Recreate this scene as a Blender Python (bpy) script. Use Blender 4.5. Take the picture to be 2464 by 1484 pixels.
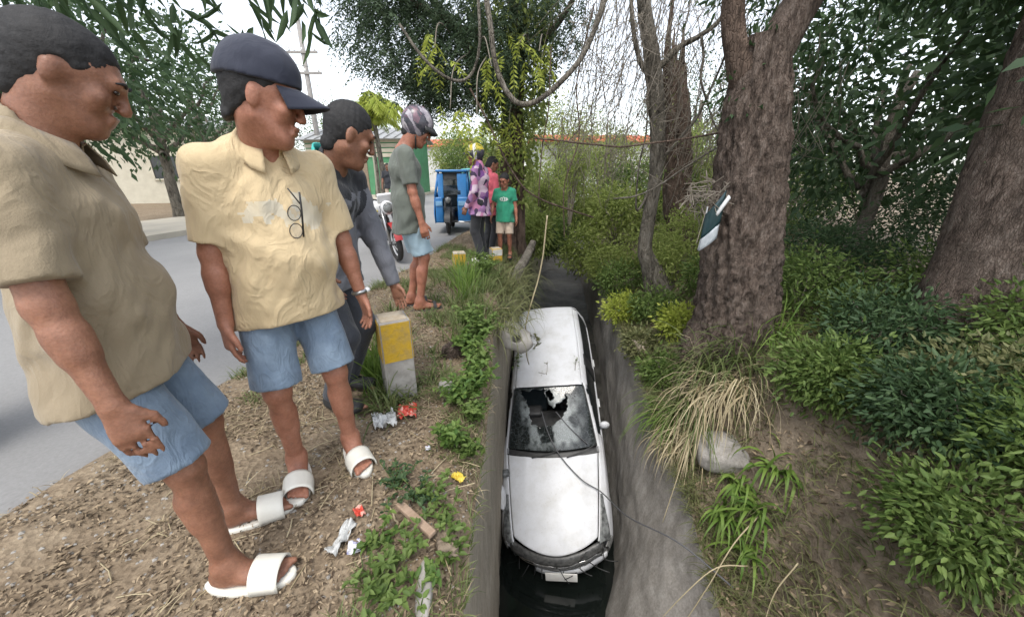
import bpy, bmesh, math, random
import numpy as np
from mathutils import Vector, Matrix, Euler

# ------------------------------------------------------------------ scene, camera, sky, sun
sc = bpy.context.scene
for _o in list(bpy.data.objects):
    bpy.data.objects.remove(_o)
COL = sc.collection
R_ = math.radians
cam_d = bpy.data.cameras.new('camera')
cam = bpy.data.objects.new('camera', cam_d)
COL.objects.link(cam)
cam.location = (0, 0, 1.38)
cam.rotation_euler = (R_(90 - 20.4), 0, 0)
cam_d.sensor_width = 36
cam_d.lens = 36 * 880 / 2464
cam_d.clip_start = 0.02
cam_d.clip_end = 2000
sc.camera = cam

w = bpy.data.worlds.new('World')
sc.world = w
w.use_nodes = True
nt = w.node_tree
nt.nodes.clear()
sky = nt.nodes.new('ShaderNodeTexSky')
sky.sky_type = 'NISHITA'
sky.sun_disc = False
SUN_EL, SUN_ROT = 64, -163
sky.sun_elevation = R_(SUN_EL)
sky.sun_rotation = R_(SUN_ROT)
sky.dust_density = 1.5
sky.air_density = 1.0
hsv = nt.nodes.new('ShaderNodeHueSaturation')
hsv.inputs['Saturation'].default_value = 0.32
bg = nt.nodes.new('ShaderNodeBackground')
bg.inputs['Strength'].default_value = 0.15
wo = nt.nodes.new('ShaderNodeOutputWorld')
nt.links.new(sky.outputs[0], hsv.inputs['Color'])
nt.links.new(hsv.outputs[0], bg.inputs[0])
nt.links.new(bg.outputs[0], wo.inputs[0])

sun_d = bpy.data.lights.new('sun', 'SUN')
sun_d.energy = .85
sun_d.angle = R_(20)
sun_d.color = (1, .95, .87)
sun = bpy.data.objects.new('sun', sun_d)
COL.objects.link(sun)
_az = R_(SUN_ROT)
sdir = Vector((math.sin(_az) * math.cos(R_(SUN_EL)), math.cos(_az) * math.cos(R_(SUN_EL)), math.sin(R_(SUN_EL))))
sun.rotation_euler = sdir.to_track_quat('Z', 'Y').to_euler()

vs = sc.view_settings
vs.view_transform = 'Standard'
vs.look = 'None'
vs.exposure = 1.42
vs.gamma = 1
sc.cycles.use_denoising = True
sc.cycles.max_bounces = 6
sc.cycles.transparent_max_bounces = 12
sc.cycles.caustics_reflective = False
sc.cycles.caustics_refractive = False

rng = np.random.default_rng(7)
random.seed(7)

# ------------------------------------------------------------------ helpers
def tag(o, label=None, cat=None, group=None, kind=None):
    if label: o['label'] = label
    if cat: o['category'] = cat
    if group: o['group'] = group
    if kind: o['kind'] = kind
    return o

def empty(name, loc=(0, 0, 0), rz=0, label=None, cat=None, group=None):
    o = bpy.data.objects.new(name, None)
    o.empty_display_size = .1
    COL.objects.link(o)
    o.location = loc
    o.rotation_euler = (0, 0, rz)
    return tag(o, label, cat, group)

class MB:
    """collects vertices and faces"""
    def __init__(s):
        s.V = []; s.F = []; s.n = 0; s.M = []
    def add(s, V, F, m=0):
        V = np.asarray(V, float).reshape(-1, 3)
        F = np.asarray(F, int)
        s.V.append(V); s.F.append(F + s.n); s.M.append(np.full(len(F), m)); s.n += len(V)
        return s
    def build(s, name, mats, parent=None, smooth=True, loc=None):
        V = np.concatenate(s.V); tot = np.concatenate([np.full(len(f), f.shape[1]) for f in s.F])
        idx = np.concatenate([f.ravel() for f in s.F])
        me = bpy.data.meshes.new(name)
        me.vertices.add(len(V)); me.vertices.foreach_set('co', V.astype(np.float32).ravel())
        me.loops.add(len(idx)); me.loops.foreach_set('vertex_index', idx.astype(np.int32))
        me.polygons.add(len(tot))
        st = np.concatenate([[0], np.cumsum(tot)[:-1]])
        me.polygons.foreach_set('loop_start', st.astype(np.int32))
        me.polygons.foreach_set('loop_total', tot.astype(np.int32))
        if not isinstance(mats, (list, tuple)): mats = [mats]
        for m in mats: me.materials.append(m)
        me.polygons.foreach_set('material_index', np.concatenate(s.M).astype(np.int32))
        me.polygons.foreach_set('use_smooth', np.full(len(tot), smooth))
        me.update(calc_edges=True)
        o = bpy.data.objects.new(name, me)
        COL.objects.link(o)
        if parent is not None: o.parent = parent
        if loc is not None: o.location = loc
        return o

def grid_faces(nu, nv, wrap=False):
    i, j = np.meshgrid(np.arange(nu - 1), np.arange(nv if wrap else nv - 1), indexing='ij')
    j2 = (j + 1) % nv
    return np.stack([i * nv + j, i * nv + j2, (i + 1) * nv + j2, (i + 1) * nv + j], -1).reshape(-1, 4)

def frames(P):
    P = np.asarray(P, float)
    T = np.gradient(P, axis=0); T /= np.linalg.norm(T, axis=1)[:, None] + 1e-9
    a = np.array([0, 0, 1.]) if abs(T[0, 2]) < .9 else np.array([1., 0, 0])
    N = np.zeros_like(P)
    n = np.cross(T[0], a); n /= np.linalg.norm(n)
    for i in range(len(P)):
        n = n - T[i] * n.dot(T[i]); n /= np.linalg.norm(n) + 1e-9
        N[i] = n
    return T, N, np.cross(T, N)

def tube(P, r, sides=8, cap=True, wob=0):
    P = np.asarray(P, float); r = np.broadcast_to(np.asarray(r, float), (len(P),))
    T, N, B = frames(P)
    a = np.linspace(0, 2 * np.pi, sides, endpoint=False)
    rr = r[:, None] * (1 + wob * rng.normal(size=(len(P), sides)))
    V = P[:, None] + rr[..., None] * (np.cos(a)[None, :, None] * N[:, None] + np.sin(a)[None, :, None] * B[:, None])
    V = V.reshape(-1, 3); F = grid_faces(len(P), sides, True)
    if cap:
        n = len(V); V = np.concatenate([V, P[:1], P[-1:]])
        k = np.arange(sides); k2 = (k + 1) % sides; b = (len(P) - 1) * sides
        t1 = np.stack([k2, k, np.full(sides, n), np.full(sides, n)], 1)[:, :3]
        t2 = np.stack([b + k, b + k2, np.full(sides, n + 1)], 1)
        return V, F, np.concatenate([t1, t2])
    return V, F, np.zeros((0, 3), int)

def add_tube(mb, P, r, sides=8, cap=True, wob=0, m=0):
    V, F, T = tube(P, r, sides, cap, wob)
    n = mb.n
    mb.add(V, F, m)
    if len(T): mb.F.append(T + n); mb.M.append(np.full(len(T), m))
    return mb

def spline(P, n=20):
    P = np.asarray(P, float)
    if len(P) == 2:
        t = np.linspace(0, 1, n)[:, None]; return P[0] * (1 - t) + P[1] * t
    Q = np.concatenate([2 * P[:1] - P[1:2], P, 2 * P[-1:] - P[-2:-1]])
    t = np.linspace(0, len(P) - 1 - 1e-6, n); i = t.astype(int); f = (t - i)[:, None]
    a, b, c, d = Q[i], Q[i + 1], Q[i + 2], Q[i + 3]
    return .5 * (2 * b + (c - a) * f + (2 * a - 5 * b + 4 * c - d) * f ** 2 + (3 * b - a - 3 * c + d) * f ** 3)

def lerp_tab(x, tab):
    t = np.asarray(tab, float)
    return np.interp(x, t[:, 0], t[:, 1])

def box(mb, c, s, bev=0.0, rot=None, m=0):
    bm = bmesh.new()
    bmesh.ops.create_cube(bm, size=1)
    bmesh.ops.scale(bm, vec=Vector(s), verts=bm.verts)
    if bev > 0:
        bmesh.ops.bevel(bm, geom=bm.edges[:] + bm.verts[:], offset=bev, segments=2, affect='EDGES', profile=.6)
    M = Matrix.Translation(Vector(c))
    if rot is not None: M = M @ Euler(rot).to_matrix().to_4x4()
    bmesh.ops.transform(bm, matrix=M, verts=bm.verts)
    bm.verts.index_update()
    V = [v.co[:] for v in bm.verts]
    n = mb.n
    mb.V.append(np.array(V)); mb.n += len(V)
    by = {}
    for f in bm.faces: by.setdefault(len(f.verts), []).append([v.index for v in f.verts])
    for k, l in by.items():
        mb.F.append(np.array(l) + n); mb.M.append(np.full(len(l), m))
    bm.free()
    return mb

def torus(mb, c, R, r, axis=(1, 0, 0), nu=28, nv=8, m=0, squash=1.0):
    ax = Vector(axis).normalized(); q = ax.to_track_quat('Z', 'Y').to_matrix()
    a = np.linspace(0, 2 * np.pi, nu, endpoint=False); b = np.linspace(0, 2 * np.pi, nv, endpoint=False)
    A, Bv = np.meshgrid(a, b, indexing='ij')
    V = np.stack([(R + r * np.cos(Bv)) * np.cos(A), (R + r * np.cos(Bv)) * np.sin(A), r * squash * np.sin(Bv)], -1).reshape(-1, 3)
    V = V @ np.array(q).T + np.array(c)
    i, j = np.meshgrid(np.arange(nu), np.arange(nv), indexing='ij')
    i2, j2 = (i + 1) % nu, (j + 1) % nv
    F = np.stack([i * nv + j, i2 * nv + j, i2 * nv + j2, i * nv + j2], -1).reshape(-1, 4)
    return mb.add(V, F, m)

def ellipsoid(mb, c, r, n=12, m=0, rot=None):
    a = np.linspace(0, np.pi, n); b = np.linspace(0, 2 * np.pi, 2 * n, endpoint=False)
    A, Bv = np.meshgrid(a, b, indexing='ij')
    V = np.stack([np.sin(A) * np.cos(Bv) * r[0], np.sin(A) * np.sin(Bv) * r[1], np.cos(A) * r[2]], -1).reshape(-1, 3)
    if rot is not None: V = V @ np.array(Euler(rot).to_matrix()).T
    return mb.add(V + np.array(c), grid_faces(n, 2 * n, True), m)

def _h(i, j, s):
    v = np.sin(i * 127.1 + j * 311.7 + s * 74.7) * 43758.5453
    return v - np.floor(v)
def vnoise(x, y, s=0):
    x = np.asarray(x, float); y = np.asarray(y, float)
    i, j = np.floor(x), np.floor(y); f, g = x - i, y - j
    f = f * f * (3 - 2 * f); g = g * g * (3 - 2 * g)
    return (_h(i, j, s) * (1 - f) + _h(i + 1, j, s) * f) * (1 - g) + (_h(i, j + 1, s) * (1 - f) + _h(i + 1, j + 1, s) * f) * g
def fbm(x, y, s=0, o=4):
    v = 0; a = .5
    for k in range(o):
        v = v + a * (vnoise(x * 2 ** k, y * 2 ** k, s + k) - .5); a *= .5
    return v

# ------------------------------------------------------------------ materials
def srgb(r, g, b):
    return tuple(((c / 255) / 12.92 if c / 255 <= .04045 else ((c / 255 + .055) / 1.055) ** 2.4) for c in (r, g, b)) + (1,)

class NT:
    def __init__(s, name):
        s.m = bpy.data.materials.new(name); s.m.use_nodes = True
        s.t = s.m.node_tree; s.t.nodes.clear()
        s.out = s.n('ShaderNodeOutputMaterial')
    def n(s, typ, **kw):
        nd = s.t.nodes.new(typ)
        for k, v in kw.items():
            if k in nd.inputs: nd.inputs[k].default_value = v
            else: setattr(nd, k, v)
        return nd
    def l(s, a, b): s.t.links.new(a, b)
    def coord(s, kind='Object', scale=(1, 1, 1)):
        tc = s.n('ShaderNodeTexCoord'); mp = s.n('ShaderNodeMapping')
        mp.inputs['Scale'].default_value = scale
        s.l(tc.outputs[kind], mp.inputs[0]); return mp.outputs[0]
    def noise(s, vec, scale, detail=5, rough=.6, dist=0):
        nd = s.n('ShaderNodeTexNoise'); nd.inputs['Scale'].default_value = scale
        nd.inputs['Detail'].default_value = detail; nd.inputs['Roughness'].default_value = rough
        nd.inputs['Distortion'].default_value = dist
        s.l(vec, nd.inputs['Vector']); return nd.outputs['Fac']
    def ramp(s, fac, stops):
        nd = s.n('ShaderNodeValToRGB'); e = nd.color_ramp.elements
        while len(e) < len(stops): e.new(.5)
        for q, (p, c) in zip(e, stops): q.position = p; q.color = c if len(c) == 4 else (*c, 1)
        s.l(fac, nd.inputs[0]); return nd.outputs[0]
    def mix(s, fac, a, b, blend='MIX'):
        nd = s.n('ShaderNodeMix', data_type='RGBA', blend_type=blend)
        for v, i in ((fac, 0), (a, 6), (b, 7)):
            if hasattr(v, 'is_linked'): s.l(v, nd.inputs[i])
            else: nd.inputs[i].default_value = v if i == 0 or len(v) == 4 else (*v, 1)
        return nd.outputs[2]
    def bump(s, h, strength=.3, dist=.02):
        nd = s.n('ShaderNodeBump'); nd.inputs['Strength'].default_value = strength
        nd.inputs['Distance'].default_value = dist; s.l(h, nd.inputs['Height']); return nd.outputs[0]
    def pbr(s, col, rough=.6, nrm=None, **kw):
        p = s.n('ShaderNodeBsdfPrincipled')
        if hasattr(col, 'is_linked'): s.l(col, p.inputs['Base Color'])
        else: p.inputs['Base Color'].default_value = col if len(col) == 4 else (*col, 1)
        if hasattr(rough, 'is_linked'): s.l(rough, p.inputs['Roughness'])
        else: p.inputs['Roughness'].default_value = rough
        if nrm is not None: s.l(nrm, p.inputs['Normal'])
        for k, v in kw.items(): p.inputs[k.replace('_', ' ')].default_value = v
        s.l(p.outputs[0], s.out.inputs[0]); s.p = p
        return s.m

def pmat(name, c1, c2=None, scale=6, rough=.6, bump=0, bscale=None, bdist=.01, stretch=(1, 1, 1), detail=6, lo=.35, hi=.65, **kw):
    t = NT(name); v = t.coord('Object', stretch)
    c2 = c2 or tuple(x * .75 for x in c1[:3])
    f = t.noise(v, scale, detail)
    col = t.ramp(f, [(lo, c1), (hi, c2)])
    nrm = t.bump(t.noise(v, bscale or scale * 3, 6), bump, bdist) if bump else None
    return t.pbr(col, rough, nrm, **kw)

def leafmat(name, c1, c2, transl=.3, rough=.55):
    t = NT(name); g = t.n('ShaderNodeNewGeometry')
    col = t.ramp(g.outputs['Random Per Island'], [(0, c1), (1, c2)])
    p = t.n('ShaderNodeBsdfPrincipled'); t.l(col, p.inputs['Base Color'])
    p.inputs['Roughness'].default_value = rough; p.inputs['Specular IOR Level'].default_value = .3
    tr = t.n('ShaderNodeBsdfTranslucent'); t.l(col, tr.inputs[0])
    mx = t.n('ShaderNodeMixShader'); mx.inputs[0].default_value = transl
    t.l(p.outputs[0], mx.inputs[1]); t.l(tr.outputs[0], mx.inputs[2]); t.l(mx.outputs[0], t.out.inputs[0])
    return t.m

def clothmat(name, c1, c2=None, rough=.85, bump=.45, fold=9):
    t = NT(name); v = t.coord('Object')
    c2 = c2 or tuple(x * .8 for x in c1[:3])
    col = t.ramp(t.noise(v, 7, 5), [(.3, c1), (.7, c2)])
    h = t.noise(t.coord('Object', (1, 1, .55)), fold, 3, .5, 1.2)
    wv = t.noise(v, 260, 2)
    rd = t.ramp(t.noise(t.coord('Object', (1.2, 1.2, .7)), fold * .75, 2, .5, 2.2), [(.36, (0, 0, 0)), (.48, (1, 1, 1)), (.60, (0, 0, 0))])
    hh = t.mix(.08, t.mix(.14, h, rd), wv)
    return t.pbr(col, rough, t.bump(hh, bump, .03), Sheen_Weight=.15)

def skinmat(name, c1, c2):
    t = NT(name); v = t.coord('Object')
    col = t.ramp(t.noise(v, 11, 7, .7), [(.28, tuple(x * .72 for x in c2)), (.45, c2), (.62, c1), (.8, (c1[0] * 1.15, c1[1] * .95, c1[2] * .95))])
    fine = t.ramp(t.noise(v, 120, 5, .7), [(.35, (.82, .80, .80)), (.6, (1, 1, 1))])
    h = t.mix(.5, t.noise(v, 160, 4), t.noise(v, 32, 4))
    return t.pbr(t.mix(1, col, fine, 'MULTIPLY'), t.ramp(t.noise(v, 40, 4), [(.3, (.38, .38, .38)), (.7, (.62, .62, .62))]), t.bump(h, .3, .008), Subsurface_Weight=.08, Subsurface_Scale=.01, Specular_IOR_Level=.4)

M = {}
M['skin1'] = skinmat('skin_ruddy', (.40, .185, .12), (.33, .145, .09))
M['skin2'] = skinmat('skin_brown', (.31, .15, .092), (.24, .112, .068))
M['skin3'] = skinmat('skin_tan', (.42, .18, .11), (.33, .135, .085))
M['hair'] = pmat('hair', (.008, .0075, .008), (.018, .017, .017), 60, .75, .5, 160, .004)
M['cream'] = clothmat('cream_knit', (.60, .47, .28), (.54, .42, .25), bump=.6)
M['tan_shirt'] = clothmat('tan_knit', (.30, .24, .155), (.25, .20, .13), bump=.4)
M['cream_print'] = clothmat('pale_print', (.56, .52, .42), (.60, .50, .33), bump=.3)
M['denim'] = clothmat('denim', (.10, .145, .21), (.20, .265, .34), bump=.4, fold=14)
M['denim_light'] = clothmat('denim_light', (.24, .33, .38), (.34, .45, .52), bump=.3, fold=14)
M['grey_jersey'] = clothmat('grey_jersey', (.12, .125, .145), (.15, .155, .175))
M['black_jersey'] = clothmat('black_jersey', (.018, .02, .026), (.026, .028, .034))
M['black_pants'] = clothmat('black_trousers', (.016, .017, .02), (.03, .03, .034))
M['dark_pants'] = clothmat('dark_trousers', (.03, .034, .045), (.045, .05, .06))
M['olive_tee'] = clothmat('olive_tee', (.135, .15, .125), (.10, .112, .095), bump=.4)
M['green_tee'] = clothmat('green_tee', (.02, .22, .13), (.025, .27, .15))
M['khaki'] = clothmat('khaki', (.50, .40, .31), (.42, .33, .25))
M['pink'] = clothmat('pink_cloth', (.72, .14, .18), (.62, .11, .15))
M['teal'] = pmat('teal_cloth', (.06, .48, .42), (.05, .42, .38), 8, .7)
M['white_rubber'] = pmat('white_rubber', (.72, .70, .62), (.66, .63, .55), 14, .55, .2, 90, .003)
M['black_rubber'] = pmat('black_rubber', (.018, .018, .018), (.03, .03, .03), 20, .65)
M['navy'] = clothmat('navy_cloth', (.014, .018, .034), (.022, .026, .044), bump=.15)
t = NT('floral_print'); v = t.coord('Object')
vo = t.n('ShaderNodeTexVoronoi'); vo.inputs['Scale'].default_value = 13; t.l(v, vo.inputs['Vector'])
sep = t.n('ShaderNodeSeparateColor'); t.l(vo.outputs['Color'], sep.inputs[0])
M['floral'] = t.pbr(t.ramp(sep.outputs[0], [(0, (.05, .03, .07)), (.25, (.32, .16, .33)), (.45, (.52, .36, .46)), (.6, (.55, .42, .5)), (.75, (.16, .06, .22)), (.9, (.45, .18, .3))]), .8)
for q in ('floral',):
    M[q].node_tree.nodes['Color Ramp'].color_ramp.interpolation = 'CONSTANT'

# ------------------------------------------------------------------ the setting: verge, bank, canal, road
def rdir(y):      # right edge of the road
    return -1.75 + .13 * (np.asarray(y, float) - 4.17)
LW = [(-30, -2.5), (-8, -.5), (0, -.2), (1.2, -.165), (2.3, -.15), (3.4, -.18), (5, -.1), (7.5, .14), (10, .5), (20, 1.8), (60, 7), (400, 51)]
RB = [(-30, -1.2), (-8, .4), (0, .72), (1.5, .88), (2.8, 1.0), (3.1, 1.12), (3.5, 1.36), (4, 1.52), (5, 1.70), (7.5, 2.02), (10, 2.25), (20, 3.4), (60, 8.4), (400, 52)]
CX_ = [(-30, .2), (-8, 1.4), (0, 1.72), (1.5, 1.8), (2.2, 1.88), (2.9, 1.87), (3.4, 1.86), (3.9, 1.78), (4.5, 1.84), (5.5, 1.84), (7, 2.0), (8.5, 2.14), (10, 2.3), (20, 3.6), (60, 8.6), (400, 52.2)]
CZ_ = [(-30, -2), (0, -2.3), (1.5, -2.4), (2.1, -2.35), (2.9, -1.92), (3.4, -1.7), (3.9, -1.5), (4.5, -1.32), (5.5, -1.12), (7, -1.0), (8.5, -.9), (12, -.7), (20, -.4), (400, -.3)]
left_x = lambda y: lerp_tab(y, LW)
def bed_z(y): return lerp_tab(y, [(-30, -4.1), (3.6, -4.0), (4.2, -3.85), (7, -2.9), (9, -2.6), (400, -2.6)])

def ys_list():
    return np.concatenate([np.linspace(-30, -2, 12), np.linspace(-1.5, 9, 260), np.linspace(9.2, 20, 60), np.linspace(21, 60, 30), np.geomspace(64, 420, 14)])
YS = ys_list()

def verge_z(x, y):
    s = left_x(y) - x                      # distance from the canal edge
    e = rdir(y)
    z = .10 * fbm(x * .9, y * .9, 3) + .045 * fbm(x * 5, y * 5, 9, 3) + .02 * fbm(x * 18, y * 18, 5, 2)
    z = z + .05 * np.exp(-((x - e - .3) / .3) ** 2)
    fade = np.clip((x - e + .16 + .14 * fbm(x * 1.5, y * 1.5, 33, 3)) / .22, 0, 1)
    z = (z + .025) * fade - .05 * (1 - fade)
    lip = np.clip(1 - s / .16, 0, 1)
    return z - .13 * lip ** 2 * (1 + 1.5 * fbm(x * 3, y * 3, 21, 2))

S = np.concatenate([np.linspace(0, 1.6, 84), np.linspace(1.65, 3.2, 40), np.linspace(3.4, 12, 24), np.geomspace(14, 400, 14)])
YY, SS = np.meshgrid(YS, S, indexing='ij')
edge_n = .05 * fbm(YY * 1.7, YY * 0, 31, 3)
XX = left_x(YY) - SS + edge_n * np.clip(1 - SS / .5, 0, 1)
ZZ = verge_z(XX, YY)

t = NT('verge_soil'); v = t.coord('Object')
a = t.noise(v, 2.3, 8, .65); b = t.noise(v, 26, 8, .7)
c = t.ramp(a, [(.3, (.16, .115, .075)), (.5, (.23, .175, .12)), (.7, (.30, .245, .175))])
c2 = t.ramp(b, [(.32, (.06, .042, .028)), (.5, (.22, .17, .115)), (.68, (.36, .29, .2))])
col = t.mix(.55, c, c2)
g = t.ramp(t.noise(v, 1.4, 5), [(.5, (0, 0, 0)), (.62, (1, 1, 1))])
col = t.mix(.0, col, (.08, .11, .03))
vg = t.n('ShaderNodeTexVoronoi'); vg.inputs['Scale'].default_value = 42; t.l(v, vg.inputs['Vector'])
h = t.mix(.5, b, vg.outputs['Distance'])
M['soil'] = t.pbr(col, .95, t.bump(h, .7, .03), Specular_IOR_Level=.15)

mb = MB(); mb.add(np.stack([XX, YY, ZZ], -1), grid_faces(*XX.shape)[:, ::-1])
verge = tag(mb.build('ground', M['soil']), kind='structure')

# right bank
def crest(y): return lerp_tab(y, CX_), lerp_tab(y, CZ_)
def bank_z(x, y):
    cx, cz = crest(y)
    s = x - cx
    top = -.42 + .25 * np.clip((x - 3) / 4, 0, 1) + .12 * np.clip((y - 6) / 6, 0, 1)
    k = np.clip(s / 1.25, 0, 1); k = k * k * (3 - 2 * k)
    z = cz + (top - cz) * k
    return z + (.22 * fbm(x * 1.1, y * 1.1, 41) + .09 * fbm(x * 5, y * 5, 43, 3)) * np.clip(s / .25, .15, 1)
S2 = np.concatenate([np.linspace(0, 2.4, 90), np.linspace(2.5, 6, 40), np.linspace(6.4, 16, 22), np.geomspace(18, 400, 14)])
YY, SS = np.meshgrid(YS, S2, indexing='ij')
XB = crest(YY)[0] + SS + .07 * fbm(YY * 2.3, YY * 0, 51, 3) * np.clip(1 - SS / .4, 0, 1)
ZB = bank_z(XB, YY)
M['bank'] = pmat('bank_soil', (.15, .115, .08), (.27, .215, .155), 9, .95, .8, 30, .03, detail=9)
mb = MB(); mb.add(np.stack([XB, YY, ZB], -1), grid_faces(*XB.shape))
bank = tag(mb.build('bank', M['bank']), kind='structure')

# canal walls
def wallmat(name, ca, cb, cc):
    t = NT(name); v = t.coord('Object'); vs_ = t.coord('Object', (2.2, 2.2, .35))
    a = t.noise(vs_, 4.5, 8, .65, .4); b = t.noise(v, 1.5, 5); d = t.noise(v, 40, 6, .7)
    col = t.ramp(a, [(.3, ca), (.52, cb), (.72, cc)])
    col = t.mix(t.ramp(b, [(.45, (0, 0, 0)), (.7, (.6, .6, .6))]), col, (.09, .075, .055))
    col = t.mix(.35, col, t.ramp(d, [(.3, tuple(x * .4 for x in ca)), (.7, cc)]))
    return t.pbr(col, .92, t.bump(t.mix(.5, a, d), .6, .025), Specular_IOR_Level=.2)
M['wall_l'] = wallmat('canal_concrete_mossy', (.24, .20, .15), (.34, .295, .23), (.44, .40, .33))
M['wall_r'] = wallmat('canal_concrete_grey', (.24, .22, .195), (.34, .318, .29), (.45, .43, .40))
K = np.linspace(0, 1, 46)
YY, KK = np.meshgrid(YS, K, indexing='ij')
X = left_x(YY) + edge_n[:, :1] * (1 - KK) ** 2 + .05 * fbm(YY * 2, KK * 6, 61) + .02 * fbm(YY * 11, KK * 30, 62, 3)
topz = verge_z(XX[:, :1], YS[:, None])
Z = topz * (1 - KK) + (bed_z(YY) - .2) * KK
X[:, 0] = XX[:, 0]
mb = MB(); mb.add(np.stack([X, YY, Z], -1), grid_faces(*X.shape))
tag(mb.build('canal_wall', M['wall_l']), 'brown weathered concrete canal wall below the litter strewn verge', 'wall')
cx, cz = crest(YY)
base = lerp_tab(YY, RB)
kk = KK ** 1.15
X = XB[:, :1] * (1 - kk) + base * kk + .09 * fbm(YY * 1.6, KK * 5, 71) * np.clip(KK * 6, 0, 1) * np.clip((1 - KK) * 4, .3, 1) + .025 * fbm(YY * 9, KK * 26, 72, 3)
X[:, 0] = XB[:, 0]
Z = ZB[:, :1] * (1 - KK) + (bed_z(YY) - .2) * KK
mb = MB(); mb.add(np.stack([X, YY, Z], -1), grid_faces(*X.shape)[:, ::-1])
tag(mb.build('canal_wall', M['wall_r']), 'grey sloping eroded canal wall below the big leaning trunk', 'wall')
# bed
B = np.linspace(0, 1, 14)
YY, BB = np.meshgrid(YS, B, indexing='ij')
X = (left_x(YY) - .15) * (1 - BB) + (lerp_tab(YY, RB) + .15) * BB
Z = bed_z(YY) + .25 * fbm(X * 2, YY * 2, 81)
M['mud'] = pmat('canal_mud', (.02, .019, .016), (.05, .046, .038), 6, .5, .6, 20, .03)
mb = MB(); mb.add(np.stack([X, YY, Z], -1), grid_faces(*X.shape)[:, ::-1])
tag(mb.build('canal_bed', M['mud']), kind='structure')
t = NT('canal_water'); v = t.coord('Object')
M['water'] = t.pbr((.006, .008, .007), .08, t.bump(t.noise(v, 5, 3), .08, .02))
yw = np.linspace(-8, 4.3, 40); YY, BB = np.meshgrid(yw, B, indexing='ij')
X = (left_x(YY) - .1) * (1 - BB) + (lerp_tab(YY, RB) + .1) * BB
mb = MB(); mb.add(np.stack([X, YY, X * 0 - 3.86], -1), grid_faces(*X.shape)[:, ::-1])
tag(mb.build('water', M['water']), kind='structure')

# road
t = NT('road_concrete'); v = t.coord('Object')
a = t.noise(v, .7, 6); d = t.noise(v, 60, 5, .7)
col = t.ramp(a, [(.3, (.20, .198, .195)), (.7, (.27, .266, .26))])
col = t.mix(.25, col, t.ramp(d, [(.3, (.13, .128, .125)), (.7, (.34, .335, .33))]))
M['road'] = t.pbr(col, .85, t.bump(d, .15, .006))
ye = np.concatenate([np.linspace(-30, 12, 120), np.linspace(13, 60, 40), np.geomspace(64, 420, 12)])
W = np.array([0, .06, 1.5, 3.1, 3.3, 5, 6.3, 6.4])
YY, WW = np.meshgrid(ye, W, indexing='ij')
X = rdir(YY) - WW + .06 * fbm(YY * 1.3, YY * 0, 91, 4) * (WW < .1)
Z = .012 - .04 * (WW < .01) + .02 * np.sin(WW / 6.4 * np.pi)
mb = MB(); mb.add(np.stack([X, YY, Z], -1), grid_faces(*X.shape)[:, ::-1])
tag(mb.build('road', M['road']), kind='structure')
# far sidewalk
M['yard'] = pmat('pale_yard', (.50, .45, .36), (.42, .38, .31), 2, .9, .2, 30, .01)
YY, WW = np.meshgrid(ye, np.array([6.38, 6.381, 6.5, 9.2, 9.4]), indexing='ij')
X = rdir(YY) - WW
Z = np.where(WW < 6.3805, -.1, np.where(WW > 9.3, -.1, .13)) + 0 * YY
mb = MB(); mb.add(np.stack([X, YY, Z], -1), grid_faces(*X.shape)[:, ::-1])
tag(mb.build('pavement', M['yard'], smooth=False), kind='structure')

# ------------------------------------------------------------------ the car in the canal
t = NT('white_car_paint'); v = t.coord('Object')
dirt = t.ramp(t.noise(v, 3.2, 8, .7), [(.42, (.60, .61, .63)), (.58, (.53, .535, .54)), (.8, (.40, .385, .36))])
sp = t.ramp(t.noise(v, 45, 5, .7), [(.60, (1, 1, 1)), (.72, (.72, .70, .66))])
M['paint'] = t.pbr(t.mix(1, dirt, sp, 'MULTIPLY'), .5, None, Coat_Weight=.15, Coat_Roughness=.3)
M['paint_dirty'] = pmat('scuffed_bumper', (.30, .30, .29), (.08, .08, .075), 7, .6, .4, 25, .01)
M['black_plastic'] = pmat('black_plastic', (.018, .018, .019), (.035, .035, .034), 18, .5, .2, 60, .004)
M['grille'] = pmat('grille_plastic', (.03, .03, .03), (.10, .10, .095), 22, .4, .5, 50, .006)
M['tyre'] = pmat('tyre', (.014, .014, .014), (.03, .028, .026), 12, .8, .4, 60, .006)
M['alloy'] = pmat('alloy', (.45, .45, .46), (.3, .3, .3), 10, .3, Metallic=.9)
M['chrome'] = pmat('chrome', (.6, .6, .6), (.45, .45, .45), 10, .18, Metallic=1)
M['seat_cloth'] = pmat('seat_fabric', (.03, .045, .05), (.05, .065, .07), 12, .9)
M['lens'] = pmat('lamp_lens', (.22, .23, .225), (.045, .045, .045), 13, .12)
t = NT('dark_glass')
p = t.n('ShaderNodeBsdfPrincipled'); p.inputs['Base Color'].default_value = (.012, .017, .018, 1)
p.inputs['Roughness'].default_value = .04; p.inputs['Alpha'].default_value = .72
t.l(p.outputs[0], t.out.inputs[0]); M['glass'] = t.m
t = NT('shattered_glass'); v = t.coord('Object')
at = t.n('ShaderNodeAttribute', attribute_name='frost')
vo = t.n('ShaderNodeTexVoronoi', feature='DISTANCE_TO_EDGE'); vo.inputs['Scale'].default_value = 16
nz = t.n('ShaderNodeTexNoise'); nz.inputs['Scale'].default_value = 5; t.l(v, nz.inputs['Vector'])
vm = t.n('ShaderNodeVectorMath', operation='MULTIPLY_ADD'); vm.inputs[1].default_value = (.12, .12, .12)
t.l(nz.outputs['Color'], vm.inputs[0]); t.l(v, vm.inputs[2]); t.l(vm.outputs[0], vo.inputs['Vector'])
crack = t.ramp(vo.outputs['Distance'], [(.0, (1, 1, 1)), (.03, (.0, .0, .0))])
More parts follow.
